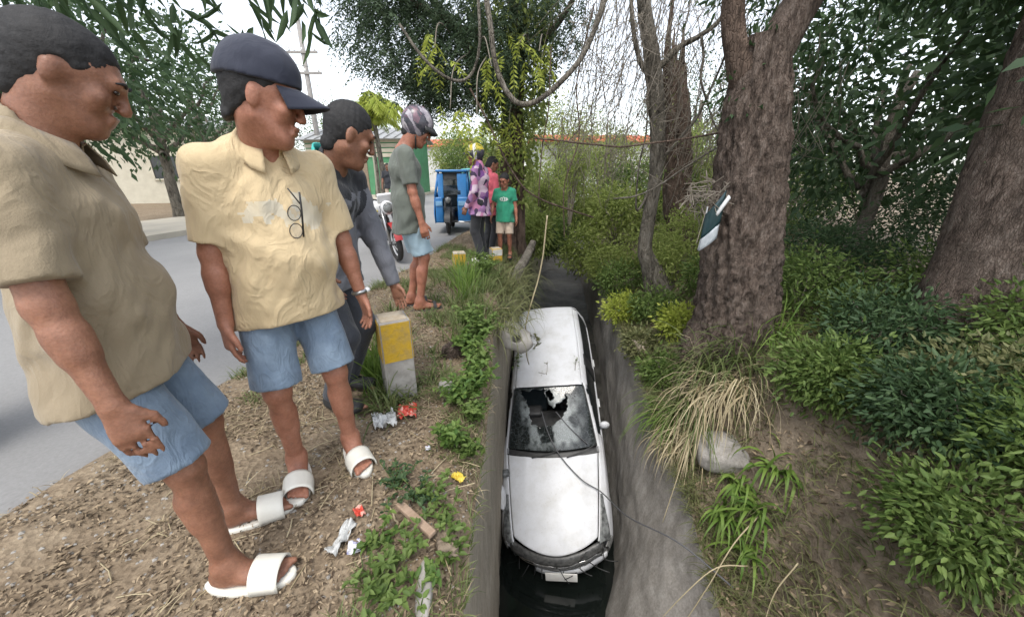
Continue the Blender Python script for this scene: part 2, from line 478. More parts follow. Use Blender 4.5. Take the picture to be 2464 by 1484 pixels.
vo2 = t.n('ShaderNodeTexVoronoi', feature='DISTANCE_TO_EDGE'); vo2.inputs['Scale'].default_value = 60; t.l(vm.outputs[0], vo2.inputs['Vector'])
fine = t.ramp(vo2.outputs['Distance'], [(.0, (1, 1, 1)), (.15, (.55, .55, .55))])
m1 = t.n('ShaderNodeMath', operation='MULTIPLY'); t.l(at.outputs['Fac'], m1.inputs[0]); t.l(fine, m1.inputs[1])
m2 = t.n('ShaderNodeMath', operation='MULTIPLY'); t.l(crack, m2.inputs[0]); m2.inputs[1].default_value = .3
m3 = t.n('ShaderNodeMath', operation='MAXIMUM'); t.l(m1.outputs[0], m3.inputs[0]); t.l(m2.outputs[0], m3.inputs[1]); m3.use_clamp = True
p = t.n('ShaderNodeBsdfPrincipled'); p.inputs['Base Color'].default_value = (.014, .018, .018, 1)
p.inputs['Roughness'].default_value = .06; p.inputs['Alpha'].default_value = .82
q = t.n('ShaderNodeBsdfPrincipled'); q.inputs['Base Color'].default_value = (.30, .33, .33, 1); q.inputs['Roughness'].default_value = .35
mx = t.n('ShaderNodeMixShader'); t.l(m3.outputs[0], mx.inputs[0]); t.l(p.outputs[0], mx.inputs[1]); t.l(q.outputs[0], mx.inputs[2])
t.l(mx.outputs[0], t.out.inputs[0]); M['shatter'] = t.m

car = empty('car', (.688, 3.592, -3.911), 0, 'white hatchback with smashed windscreen wedged nose down in the canal', 'car')
car.rotation_euler = (R_(19.6), R_(-8), R_(-7))
ST = [  # y, then (x, z) from sill to centre line, and plan curvature
    (0.02, [(.50, .20), (.66, .27), (.70, .46), (.66, .58), (.60, .63), (.50, .65), (.25, .66), (0, .665)], .30),
    (0.10, [(.60, .18), (.74, .30), (.76, .50), (.71, .64), (.645, .69), (.54, .715), (.27, .735), (0, .74)], .26),
    (0.40, [(.70, .18), (.78, .33), (.79, .55), (.745, .72), (.68, .775), (.585, .80), (.3, .835), (0, .845)], .16),
    (0.80, [(.73, .18), (.79, .34), (.80, .58), (.765, .79), (.715, .85), (.63, .875), (.32, .915), (0, .925)], .10),
    (1.15, [(.73, .18), (.79, .34), (.80, .60), (.775, .84), (.735, .905), (.665, .935), (.34, .975), (0, .985)], .10),
    (1.20, [(.73, .18), (.79, .34), (.80, .60), (.775, .85), (.735, .915), (.675, .945), (.34, .98), (0, .99)], .12),
    (1.28, [(.73, .18), (.79, .34), (.80, .60), (.775, .86), (.735, .935), (.68, .965), (.345, 1.0), (0, 1.01)], .13),
    (1.70, [(.73, .18), (.79, .34), (.80, .60), (.78, .875), (.70, 1.10), (.625, 1.205), (.315, 1.25), (0, 1.262)], .09),
    (2.10, [(.73, .18), (.79, .34), (.80, .60), (.78, .885), (.69, 1.22), (.565, 1.415), (.29, 1.455), (0, 1.465)], .05),
    (2.20, [(.73, .18), (.79, .34), (.80, .60), (.78, .89), (.69, 1.22), (.56, 1.435), (.29, 1.475), (0, 1.485)], .03),
    (3.10, [(.73, .18), (.79, .34), (.80, .60), (.78, .91), (.69, 1.23), (.555, 1.455), (.29, 1.50), (0, 1.51)], 0),
    (3.92, [(.71, .20), (.77, .36), (.78, .60), (.76, .92), (.665, 1.22), (.52, 1.425), (.27, 1.46), (0, 1.468)], -.04),
    (4.12, [(.69, .22), (.75, .38), (.76, .60), (.74, .92), (.65, 1.18), (.515, 1.35), (.27, 1.38), (0, 1.385)], -.06),
    (4.34, [(.66, .24), (.72, .40), (.735, .60), (.71, .90), (.65, .97), (.54, 1.0), (.28, 1.02), (0, 1.025)], -.10),
    (4.44, [(.62, .26), (.69, .40), (.70, .58), (.67, .78), (.62, .84), (.52, .86), (.27, .87), (0, .875)], -.12),
]
_SY = np.array([s[0] for s in ST]); _SP = np.array([s[1] for s in ST]); _SC = np.array([s[2] for s in ST])
def cr(A, u):
    A = np.asarray(A); n = len(A); u = np.clip(u, 0, n - 1 - 1e-6); i = u.astype(int); f = u - i
    g = lambda k: A[np.clip(i + k, 0, n - 1)]
    f = f.reshape(f.shape + (1,) * (A.ndim - 1))
    a, b, c, d = g(-1), g(0), g(1), g(2)
    m1 = (c - a) * .5; m2 = (d - b) * .5
    s = c - b                                   # limit the tangents so that creases do not ring
    m1 = np.where(m1 * s <= 0, 0, np.sign(m1) * np.minimum(abs(m1), 2 * abs(s))); m2 = np.where(m2 * s <= 0, 0, np.sign(m2) * np.minimum(abs(m2), 2 * abs(s)))
    return b + m1 * f + (3 * s - 2 * m1 - m2) * f ** 2 + (m1 + m2 - 2 * s) * f ** 3
def surf(u, v, sgn):
    u = np.asarray(u, float).ravel(); v = np.asarray(v, float).ravel()
    P = cr(_SP, u); y = cr(_SY, u); c = cr(_SC, u)
    out = np.zeros((len(u), 2))
    n = P.shape[1]; vv = np.clip(v, 0, n - 1 - 1e-6); i = vv.astype(int); f = (vv - i)[:, None]
    r = np.arange(len(u)); G = lambda k: P[r, np.clip(i + k, 0, n - 1)]
    a, b, c_, d = G(-1), G(0), G(1), G(2)
    d = np.where((i + 2 > n - 1)[:, None], np.stack([-P[r, n - 2, 0], P[r, n - 2, 1]], 1), d)
    xz = .5 * (2 * b + (c_ - a) * f + (2 * a - 5 * b + 4 * c_ - d) * f ** 2 + (3 * b - a - 3 * c_ + d) * f ** 3)
    yy = y + c * ((xz[:, 0] / .75) ** 2 - .5) - 0
    return np.stack([xz[:, 0] * np.asarray(sgn).ravel(), yy, xz[:, 1]], 1)
def patch(name, u0, u1, v0, v1=None, nu=20, nv=12, mat='paint', parent=car, sgn=1, off=0, hole=None, warp=None, thick=.012, fn=None):
    if v1 is None:   # spans the centre line
        uu, tt = np.meshgrid(np.linspace(u0, u1, nu), np.linspace(-1, 1, nv), indexing='ij')
        vv = 7 - (7 - v0) * abs(tt); sg = np.where(tt < 0, -1, 1)
    else:
        uu, tt = np.meshgrid(np.linspace(u0, u1, nu), np.linspace(0, 1, nv), indexing='ij')
        vv = v0 + (v1 - v0) * tt; sg = np.full(tt.shape, sgn)
    if warp: uu, vv = warp(uu, vv, tt)
    V = surf(uu, vv, sg)
    F = grid_faces(nu, nv)
    if v1 is not None and sgn > 0: F = F[:, ::-1]
    if v1 is None: F = F[:, ::-1]
    if off:
        e1 = np.gradient(V.reshape(nu, nv, 3), axis=0); e2 = np.gradient(V.reshape(nu, nv, 3), axis=1)
        N = np.cross(e1, e2).reshape(-1, 3); N /= np.linalg.norm(N, axis=1)[:, None] + 1e-9
        N *= np.sign((N * (V - np.array([0, 2.2, .6]))).sum(1))[:, None]
        V = V + N * off
    if fn is not None: V = fn(V)
    if hole is not None:
        cen = V[F].mean(1); F = F[~hole(cen)]
    mb = MB(); mb.add(V, F)
    o = mb.build(name, M[mat], parent)
    if thick:
        s = o.modifiers.new('thickness', 'SOLIDIFY'); s.thickness = thick; s.offset = -1
    return o
def arch(cen):
    return (np.hypot(cen[:, 1] - .90, cen[:, 2] - .32) < .36) | (np.hypot(cen[:, 1] - 3.42, cen[:, 2] - .32) < .36)
def crumple(V):
    n = fbm(V[:, 0] * 5 + 9, V[:, 2] * 6, 5) + .5 * fbm(V[:, 0] * 17, V[:, 2] * 17, 6)
    k = np.clip(1 - V[:, 1] / .5, 0, 1)
    V = V.copy(); V[:, 1] += .10 * n * k; V[:, 2] += .05 * fbm(V[:, 0] * 4, V[:, 1] * 9, 8) * k
    return V
def hoodfn(V):
    V = V.copy(); k = np.clip(1 - (V[:, 1] - .1) / .55, 0, 1)
    V[:, 2] += .03 * fbm(V[:, 0] * 4, V[:, 1] * 5, 15) * k + .012 * np.exp(-((abs(V[:, 0]) - .40) / .05) ** 2) * np.clip(V[:, 1] - .2, 0, 1)
    return V
patch('hood', 1.25, 4.55, 4.97, None, 46, 40, fn=hoodfn, warp=lambda u, v, t: (u - .42 * (1 - t ** 2) * np.clip((2.2 - u), 0, 1), v))
patch('cowl', 4.62, 5.95, 4.8, None, 8, 30, mat='black_plastic', off=-.012)
for sg in (-1, 1):
    patch('fender', .95, 5.0, 0, 4.88, 70, 26, sgn=sg, hole=arch, fn=crumple)
    patch('pillar', 5.02, 8.5, 3.06, 5.02, 30, 12, sgn=sg, hole=lambda c: (c[:, 1] > 1.52) & (c[:, 2] < 1.36) & (c[:, 2] < .93 + (c[:, 1] - 1.36) * .62))
    patch('side_glass', 5.6, 11.3, 3.1, 4.8, 40, 10, sgn=sg, mat='glass', off=-.008, thick=.004, hole=lambda c: (c[:, 2] > .93 + (c[:, 1] - 1.36) * .62) & (c[:, 1] < 2.1))
    patch('roof_rail', 8.5, 11.4, 4.55, 5.1, 30, 6, sgn=sg)
    for u0, u1 in ((5.04, 9.55), (9.6, 11.2)):
        d = patch('door', u0, u1, 0, 3.05, 40, 18, sgn=sg, hole=arch)
        yy = 2.35 if u0 < 6 else 3.25
        m_ = MB(); box(m_, (sg * .80, yy - .15, .80), (.03, .17, .03), .01); m_.build('handle', M['paint'], d)
    patch('rear_quarter', 11.25, 14, 0, 4.6, 24, 18, sgn=sg, hole=arch)
    patch('roof_moulding', 8.15, 11.5, 5.16, 5.26, 30, 3, sgn=sg, mat='black_plastic', off=.006, thick=0)
    patch('door_pillar', 9.45, 9.7, 3.1, 4.7, 5, 8, sgn=sg, mat='black_plastic', off=.004)
    hl = patch('headlight', .7, 2.6, 2.7, 4.75, 22, 12, sgn=sg, mat='lens', off=.010, fn=crumple, warp=lambda u, v, t: (u, 4.75 - (4.75 - v) * (1.0 - .82 * ((u - .7) / 1.9) ** 1.3)))
    m_ = MB(); torus(m_, (sg * .64, .30, .69), .05, .012, (0, -1, .5)); m_.build('reflector', M['chrome'], hl)
roof = patch('roof', 8.05, 11.55, 5.12, None, 40, 40, fn=lambda V: V + np.stack([0 * V[:, 0], 0 * V[:, 0], .012 * fbm(V[:, 0] * 3, V[:, 1] * 3, 77, 3)], 1))
patch('tailgate', 11.6, 14, 4.65, None, 20, 24)
patch('rear_glass', 12.1, 12.95, 5.2, None, 8, 16, mat='glass', off=.006, thick=.004)
# front end: painted lip, torn bumper, grille
def gone(c):
    return ((c[:, 2] < .40) & (c[:, 0] < -.28 + .1 * np.sin(c[:, 2] * 40))) | ((c[:, 2] < .30) & (c[:, 0] > .42))
patch('bumper', .0, 1.1, 0, 3.0, 12, 40, sgn=1, mat='paint_dirty', fn=crumple, hole=gone)
patch('bumper', .0, 1.1, 0, 3.0, 12, 40, sgn=-1, mat='paint_dirty', fn=crumple, hole=gone)
mb = MB()
n = 40
xs = np.linspace(-.72, .72, n); rows = [(.16, .0), (.24, .0), (.32, -.01), (.40, -.02), (.45, -.02)]
def frontface(x, z, out=0):
    y = .02 + .30 * ((x / .75) ** 2 - .5) + out + .05 * fbm(x * 6, z * 7 + 0 * x, 44)
    return y
def strip(mb, zs, x0, x1, out, n=30, m=0):
    xs = np.linspace(x0, x1, n)
    A = np.array([[(x, frontface(x, z, o), z) for z, o in zs] for x in xs])
    mb.add(A, grid_faces(n, len(zs)), m)
strip(mb, [(.44, .06), (.50, .02), (.56, .02), (.62, .05), (.655, .10)], -.62, .62, .0)
g = mb.build('grille', M['grille'], car); s_ = g.modifiers.new('t', 'SOLIDIFY'); s_.thickness = .02
for k in range(5):
    m_ = MB(); z = .47 + k * .035
    xs = np.linspace(-.5, .56, 24) if k % 2 else np.linspace(-.3, .6, 24)
    P = np.stack([xs, frontface(xs, z, -.015 + .02 * math.sin(k * 3)) , z + .03 * fbm(xs * 3 + k, xs * 0 + k, 12)], 1)
    add_tube(m_, P, .008, 6); m_.build('slat', M['chrome' if k in (1, 3) else 'grille'], g)
mb = MB(); strip(mb, [(.26, .02), (.32, -.015), (.39, -.02), (.44, .01)], -.30, .66, .0)
o = mb.build('lower_bumper', M['paint'], car); s_ = o.modifiers.new('t', 'SOLIDIFY'); s_.thickness = .015
mb = MB(); box(mb, (.04, -.19, .36), (.42, .012, .15), .004, (R_(-18), R_(3), 0))
M['plate'] = pmat('blank_plate', (.75, .74, .70), (.68, .66, .62), 12, .5)
mb.build('licence_plate', M['plate'], car)
mb = MB()
for k in range(26):
    a = rng.uniform(-.6, .62); z = rng.uniform(.25, .62)
    d = rng.normal(size=3) * .1; c0 = np.array([a, frontface(a, z, -.01), z])
    add_tube(mb, spline([c0, c0 + d * .5 + [0, -.03, 0], c0 + d + [0, -.02, -.04]], 5), .006, 5)
mb.build('broken_trim', M['black_plastic'], car)
# windscreen with hole
def in_poly(x, y, P):
    r = np.zeros(len(x), bool)
    for (x1, y1), (x2, y2) in zip(P, P[1:] + P[:1]):
        c = (y1 > y) != (y2 > y)
        r ^= c & (x < (x2 - x1) * (y - y1) / (y2 - y1 + 1e-12) + x1)
    return r
def ws_hole(c):
    x, t_ = c[:, 0], (c[:, 1] - 1.22) / .85       # t: 0 bottom, 1 top
    x = x + .012 * np.sin(t_ * 37) + .008 * np.sin(t_ * 91); t_ = t_ + .02 * np.sin(x * 33)
    poly = in_poly(x, t_, [(-.47, .97), (-.33, .74), (-.29, .40), (-.02, .36), (.17, .46), (.29, .68), (.28, .88), (.18, .72), (.06, .66), (-.03, .78), (-.08, .97)])
    return poly | (((x - .02) / .055) ** 2 + ((t_ - .87) / .085) ** 2 < 1)
ws = patch('windscreen', 6.03, 7.97, 5.05, None, 90, 110, mat='shatter', thick=.005, off=.002,
           warp=lambda u, v, t: (u - .14 * (1 - abs(t) ** 6) * 0 + .12 * np.clip(abs(t) - .8, 0, 1) * 0, v), hole=ws_hole)
me = ws.data; co = np.zeros(len(me.vertices) * 3, np.float32); me.vertices.foreach_get('co', co); co = co.reshape(-1, 3)
tt = (co[:, 1] - 1.22) / .85
gs = lambda x0, t0, sx, st, a: a * np.exp(-(((co[:, 0] - x0) / sx) ** 2 + ((tt - t0) / st) ** 2))
fr = gs(-.18, .20, .22, .14, 1.3) + gs(.12, .24, .26, .16, 1.0) + gs(.22, .50, .10, .22, 1.3) + gs(.14, .82, .13, .14, 1.2) + gs(-.36, .62, .10, .30, 1.0) + gs(.42, .6, .12, .4, .35) + gs(.35, .9, .2, .1, .5)
fr = np.clip(fr * (.1 + 5.5 * (fbm(co[:, 0] * 8, co[:, 1] * 8, 19) + .12)), 0, 1)
at_ = me.attributes.new('frost', 'FLOAT', 'POINT'); at_.data.foreach_set('value', fr.astype(np.float32))
mb = MB()
for sg in (-1, 1):
    mb = MB(); P = surf(np.linspace(6.0, 8.0, 24), np.full(24, 5.03), np.full(24, sg)); add_tube(mb, P, .012, 6)
    mb.build('windscreen_seal', M['black_plastic'], car)
for x0 in (-.30, .22):
    mb = MB(); P = np.array([(x0 + k * .055, 1.17 + .012 * k - .06 * (1 - ((x0 + k * .055) / .6) ** 2), 1.01 + .008 * k) for k in range(9)])
    add_tube(mb, P, .008, 6); mb.build('wiper', M['black_plastic'], car)
# cabin
mb = MB(); box(mb, (0, 1.75, .86), (1.25, .5, .22), .06); box(mb, (-.35, 1.95, 1.0), (.4, .2, .1), .04); mb.build('dashboard', M['black_plastic'], car)
mb = MB(); torus(mb, (.36, 2.08, .98), .18, .016, (0, 1, .5)); sw = mb.build('steering_wheel', M['black_plastic'], car)
for x0 in (-.36, .36):
    mb = MB(); box(mb, (x0, 2.55, .55), (.5, .55, .2), .07); box(mb, (x0, 2.85, .90), (.5, .18, .62), .07, (R_(-14), 0, 0))
    s_ = mb.build('seat', M['seat_cloth'], car)
    mb = MB(); box(mb, (x0, 2.98, 1.27), (.26, .1, .16), .04); mb.build('headrest', M['seat_cloth'], s_)
mb = MB(); box(mb, (0, 3.5, .62), (1.25, .3, .9), .07); mb.build('rear_seat', M['seat_cloth'], car)
mb = MB(); box(mb, (0, 2.25, .22), (1.42, 3.9, .06), .02); mb.build('floor_pan', M['black_plastic'], car)
mb = MB(); box(mb, (0, .75, .50), (1.1, .9, .4), .05); mb.build('engine_block', M['grille'], car)
for sg in (-1, 1):
    for yy in (.90, 3.42):
        wl = empty('wheel'); wl.parent = car; wl.location = (sg * .70, yy, .30)
        mb = MB(); torus(mb, (0, 0, 0), .235, .075, (1, 0, 0), 36, 12, squash=1.15); mb.build('tyre', M['tyre'], wl)
        mb = MB()
        for k in range(10):
            a = k * math.pi / 5; box(mb, (sg * .05, math.cos(a) * .1, math.sin(a) * .1), (.02, .17, .035), .006, (a, 0, 0))
        torus(mb, (sg * .05, 0, 0), .18, .016, (1, 0, 0)); mb.build('rim', M['alloy'], wl)
# door mirror (image left), knocked loose, and the torn-off arm
mb = MB(); ellipsoid(mb, (-.74, .62, .87), (.06, .17, .055), 12, rot=(R_(12), R_(-8), R_(6)))
mm = mb.build('door_mirror', M['paint'], car)
mb = MB(); box(mb, (-.70, .93, .95), (.12, .10, .07), .03, (0, .3, .3)); mb.build('mirror_mount', M['lens'], mm)
mb = MB(); ellipsoid(mb, (.83, 1.66, .98), (.08, .05, .07), 10); mb.build('door_mirror', M['paint'], car)

# ------------------------------------------------------------------ people: signed distance bodies meshed with surface nets
class SDF:
    def __init__(s, lo, hi, h):
        s.lo = np.array(lo, float); s.h = h
        s.n = np.ceil((np.array(hi) - s.lo) / h).astype(int) + 1
        s.A = np.full(s.n, 1.0, np.float32)
    def _box(s, lo, hi, pad):
        a = np.clip(np.floor((np.array(lo) - pad - s.lo) / s.h).astype(int), 0, s.n)
        b = np.clip(np.ceil((np.array(hi) + pad - s.lo) / s.h).astype(int) + 1, 0, s.n)
        g = [s.lo[i] + s.h * np.arange(a[i], b[i]) for i in range(3)]
        P = np.stack(np.meshgrid(*g, indexing='ij'), -1)
        return tuple(slice(a[i], b[i]) for i in range(3)), P
    def _un(s, sl, d, k):
        a = s.A[sl]
        if k > 0:
            hh = np.clip(.5 + .5 * (d - a) / k, 0, 1); r = d * (1 - hh) + a * hh - k * hh * (1 - hh)
        else: r = np.minimum(a, d)
        s.A[sl] = r
    def _sub(s, sl, d, k):
        a = s.A[sl]; hh = np.clip(.5 - .5 * (a + d) / k, 0, 1)
        s.A[sl] = a * (1 - hh) + (-d) * hh + k * hh * (1 - hh)
    def cap(s, a, b, r1, r2=None, k=.02, sub=False):
        a = np.array(a, float); b = np.array(b, float); r2 = r1 if r2 is None else r2
        R = max(r1, r2)
        sl, P = s._box(np.minimum(a, b) - R, np.maximum(a, b) + R, k + 3 * s.h)
        pa = P - a; ba = b - a; h = np.clip(pa @ ba / (ba @ ba + 1e-12), 0, 1)
        d = np.linalg.norm(pa - h[..., None] * ba, axis=-1) - (r1 + (r2 - r1) * h)
        (s._sub if sub else s._un)(sl, d, k)
    def ecap(s, a, b, side, ra, rb, k=.02, sub=False, endr=None):
        """capsule of elliptic section: ra=(side,depth) at a, rb at b"""
        a = np.array(a, float); b = np.array(b, float); R = max(*ra, *rb)
        sl, P = s._box(np.minimum(a, b) - R, np.maximum(a, b) + R, k + 3 * s.h)
        T = b - a; L = np.linalg.norm(T); T = T / L
        S_ = np.array(side, float); S_ = S_ - T * S_.dot(T); S_ /= np.linalg.norm(S_); D = np.cross(T, S_)
        pa = P - a; z = pa @ T; h = np.clip(z / L, 0, 1)
        A = ra[0] + (rb[0] - ra[0]) * h; B = ra[1] + (rb[1] - ra[1]) * h
        over = z - np.clip(z, 0, L); c = np.minimum(A, B) if endr is None else endr
        q = np.sqrt(((pa @ S_) / A) ** 2 + ((pa @ D) / B) ** 2 + (over / c) ** 2)
        d = (q - 1) * np.minimum(A, B)
        (s._sub if sub else s._un)(sl, d, k)
    def ell(s, c, r, Rm=None, k=.02, sub=False):
        c = np.array(c, float); r = np.array(r, float); R = r.max()
        sl, P = s._box(c - R, c + R, k + 3 * s.h)
        p = P - c
        if Rm is not None: p = p @ Rm
        k0 = np.linalg.norm(p / r, axis=-1); k1 = np.linalg.norm(p / r ** 2, axis=-1) + 1e-9
        d = k0 * (k0 - 1) / k1
        (s._sub if sub else s._un)(sl, d, k)
    def plane(s, p, n):
        """cut away the side the normal points to"""
        n = np.array(n, float); n /= np.linalg.norm(n)
        g = [s.lo[i] + s.h * np.arange(s.n[i]) for i in range(3)]
        d = (g[0][:, None, None] - p[0]) * n[0] + (g[1][None, :, None] - p[1]) * n[1] + (g[2][None, None] - p[2]) * n[2]
        s.A = np.maximum(s.A, d.astype(np.float32))
    def noise(s, amp, freq, seed=1, stretch=(1, 1, 1)):
        r = np.random.default_rng(seed)
        g = [s.lo[i] + s.h * np.arange(s.n[i]) for i in range(3)]
        m = np.argwhere(np.abs(s.A) < .03)
        P = s.lo + m * s.h
        out = 0
        for k in range(5):
            d = r.normal(size=3) * np.array(stretch); d /= np.linalg.norm(d)
            w_ = r.normal(size=3); w_ /= np.linalg.norm(w_)
            f = freq * (.6 + .5 * k)
            out = out + np.sin(P @ d * f + 1.6 * np.sin(P @ w_ * f * .5 + k) + r.uniform(0, 6)) / (1 + .4 * k)
        s.A[tuple(m.T)] += amp * out * .5
    def mesh(s):
        A = s.A; ins = A < 0
        nx, ny, nz = A.shape
        c = sum(ins[i:nx - 1 + i, j:ny - 1 + j, k:nz - 1 + k].astype(np.int8) for i in (0, 1) for j in (0, 1) for k in (0, 1))
        act = np.argwhere((c > 0) & (c < 8))
        idx = np.full((nx - 1, ny - 1, nz - 1), -1, np.int64); idx[tuple(act.T)] = np.arange(len(act))
        acc = np.zeros((len(act), 3)); cnt = np.zeros(len(act))
        cr_ = [(i, j, k) for i in (0, 1) for j in (0, 1) for k in (0, 1)]
        val = {o: A[act[:, 0] + o[0], act[:, 1] + o[1], act[:, 2] + o[2]] for o in cr_}
        for o in cr_:
            for ax in range(3):
                if o[ax]: continue
                q = list(o); q[ax] = 1; q = tuple(q)
                va, vb = val[o], val[q]; m = (va < 0) != (vb < 0)
                t_ = np.where(m, va / (va - vb + 1e-12), 0)
                p = np.tile(np.array(o, float), (len(act), 1)); p[:, ax] = t_
                acc[m] += p[m]; cnt[m] += 1
        V = s.lo + (act + acc / np.maximum(cnt, 1)[:, None]) * s.h
        Fs = []
        for ax in range(3):
            a = [slice(None)] * 3; b = [slice(None)] * 3
            a[ax] = slice(0, -1); b[ax] = slice(1, None)
            ia, ib = ins[tuple(a)], ins[tuple(b)]
            e = np.argwhere(ia != ib); fl = ia[tuple(e.T)]
            o1, o2 = [(1, 2), (2, 0), (0, 1)][ax]
            ok = (e[:, o1] > 0) & (e[:, o2] > 0) & (e[:, o1] < A.shape[o1] - 1) & (e[:, o2] < A.shape[o2] - 1)
            e = e[ok]; fl = fl[ok]
            def cell(d1, d2):
                q = e.copy(); q[:, o1] -= d1; q[:, o2] -= d2; return idx[tuple(q.T)]
            Q = np.stack([cell(1, 1), cell(0, 1), cell(0, 0), cell(1, 0)], 1)
            Q[~fl] = Q[~fl][:, ::-1]
            Fs.append(Q)
        return V, np.concatenate(Fs)

def rotm(ax, a):
    return np.array(Matrix.Rotation(a, 3, ax))
def ik(a, b, l1, l2, pole):
    a = np.array(a, float); b = np.array(b, float); d = b - a; L = np.linalg.norm(d)
    if L > (l1 + l2) * .998: b = a + d / L * (l1 + l2) * .998; d = b - a; L = np.linalg.norm(d)
    x = (l1 ** 2 - l2 ** 2 + L ** 2) / (2 * L); h = math.sqrt(max(l1 ** 2 - x ** 2, 0))
    u = d / L; p = np.array(pole, float); p = p - u * p.dot(u); p /= np.linalg.norm(p) + 1e-9
    return a + u * x + p * h, b

def person(name, label, loc, rz, H=1.68, vox=.008, skin='skin1', lean=.06, side=0., twist=0., head=(0, 0), headscale=(1, 1, 1), headfwd=.02,
           lh=(-.27, .08, .80), rh=(.27, .08, .80), lf=(-.11, .02, 8), rf=(.11, .02, -8), lpole=(-.3, -1, 0), rpole=(.3, -1, 0), curl=.5,
           shirt='cream', sleeve=.62, shirt_len=.16, belly=.0, trousers='denim', leg_len=.5, shoes='slide', hair='short', seed=1,
           paint=None, collar=True, group=None, hip_z=.90, extra=None, build=1.0, arm=1.0, polo=False):
    sc_ = H / 1.70
    root = empty(name, loc, rz, label, 'person', group)
    root.scale = (sc_,) * 3
    bw = build
    # skeleton
    pel = np.array([0, 0, hip_z + .02])
    Rt = rotm('Z', twist) @ rotm('Y', side) @ rotm('X', -lean)
    tp = lambda p: pel + Rt @ np.array(p, float)
    waist, chest, neckb = tp((0, -.005, .14)), tp((0, -.015, .33)), tp((0, -.02, .49))
    shl, shr = tp((-.172 * bw, -.02, .425)), tp((.172 * bw, -.02, .425))
    hc = tp((0, headfwd, .49)) + np.array([0, .02, .0]) + (Rt @ np.array([0, 0, .15])) * .5 + np.array([0, 0, .075])
    Rh = Rt @ rotm('Z', head[0]) @ rotm('X', -head[1]) if False else rotm('Z', head[0]) @ rotm('X', -head[1])
    hs = np.array(headscale)
    hp = lambda p: hc + Rh @ (np.array(p, float) * hs)
    X = Rt[:, 0]
    hipl, hipr = pel + np.array([-.085, 0, -.02]), pel + np.array([.085, 0, -.02])
    legs = []
    for hpos, f in ((hipl, lf), (hipr, rf)):
        ank = np.array([f[0], f[1] - .05, .085 + (f[3] if len(f) > 3 else 0)])
        fw = rotm('Z', R_(f[2])) @ np.array([0, 1, 0])
        kn, ank = ik(hpos, ank, .42, .415, fw)
        legs.append((hpos, kn, ank, fw))
    arms = []
    for sp_, hd, pl in ((shl, lh, lpole), (shr, rh, rpole)):
        el, wr = ik(sp_, hd, .285 * arm, .25 * arm, pl)
        arms.append((sp_, el, wr))
    allp = np.array([hp((0, 0, .14)), *[q for l in legs for q in l[:3]], *[q for a in arms for q in a], pel])
    lo = allp.min(0) - .22; hi = allp.max(0) + .22; lo[2] = -.02
    # ---- skin
    s = SDF(lo, hi, vox)
    E_ = s.ell
    s.ell(hp((0, -.018, .032)), np.array((.072, .094, .086)) * hs, Rh, 0)
    s.ecap(hp((0, .012, .015)), hp((0, .034, -.078)), Rh[:, 0], (.066 * hs[0], .078 * hs[1]), (.045 * hs[0], .048 * hs[1]), .02)
    s.cap(hp((0, .066, -.098)), hp((0, .06, -.09)), .020, .020, .02)
    for q in (-1, 1):
        s.cap(hp((q * .05, -.0, -.045)), hp((q * .022, .062, -.088)), .018, .017, .025)
        s.cap(hp((q * .046, .064, -.018)), hp((q * .04, .06, -.03)), .021, .019, .02)
        s.ell(hp((q * .032, .100, .010)), np.array((.017, .013, .012)), Rh, .010, True)
        s.ell(hp((q * .012, .099, -.030)), np.array((.009, .011, .009)), Rh, .006)
        s.ell(hp((q * .073, -.008, -.002)), np.array((.010, .018, .030)) * hs, Rh @ rotm('Z', q * .3), .008)
    s.cap(hp((-.034, .083, .027)), hp((.034, .083, .027)), .013, .013, .015)
    s.cap(hp((0, .092, .012)), hp((0, .107, -.027)), .008, .0115, .012)
    s.cap(hp((-.017, .090, -.053)), hp((.017, .090, -.053)), .0075, .0075, .006)
    s.cap(hp((-.015, .087, -.067)), hp((.015, .087, -.067)), .008, .008, .006)
    s.cap(neckb + Rt @ np.array([0, -.005, -.03]), hp((0, -.022, -.05)), .062, .056, .03)
    s.ecap(chest, neckb - Rt @ np.array([0, 0, .06]), X, (.145 * bw, .095), (.12 * bw, .07), .04)
    s.ecap(pel, chest, X, (.135 * bw, .09), (.14 * bw, .095), .04)
    for (a, e, wr), q in zip(arms, (-1, 1)):
        s.cap(a, e, .045, .038, .04); s.cap(e, wr, .038, .025, .015)
        m = e + (wr - e) * .3; s.cap(m, e + (wr - e) * .45, .038, .034, .02)
        d = wr - e; d /= np.linalg.norm(d)
        th = np.array([0, 1., 0]); th = th - d * th.dot(d); th /= np.linalg.norm(th)     # thumb side: forward
        nrm = np.cross(d, th) * q                                                       # back of the hand points outwards
        if nrm[0] * q < 0: nrm = -nrm
        s.ecap(wr + d * .005, wr + d * .085, th, (.028, .020), (.039, .015), .012)
        for i, (o, ln) in enumerate(((.029, .068), (.010, .076), (-.010, .070), (-.028, .055))):
            p0 = wr + d * .085 + th * o
            ang = curl * (.5 + .12 * i); p = p0; dd = d
            for j, fr in enumerate((.45, .32, .25)):
                dd = dd * math.cos(ang) - nrm * math.sin(ang) if j == 0 else dd * math.cos(ang) - (nrm - 0) * math.sin(ang)
                dd /= np.linalg.norm(dd); p2 = p + dd * ln * fr
                s.cap(p, p2, .0088 - .0006 * j, .0082 - .0006 * j, .003); p = p2
        p0 = wr + d * .028 + th * .026; p1 = p0 + (d * .75 + th * .6 - nrm * .25) * .042; p2 = p1 + (d * .95 + th * .15 - nrm * .25) * .034
        s.cap(p0, p1, .013, .0105, .01); s.cap(p1, p2, .0105, .009, .003)
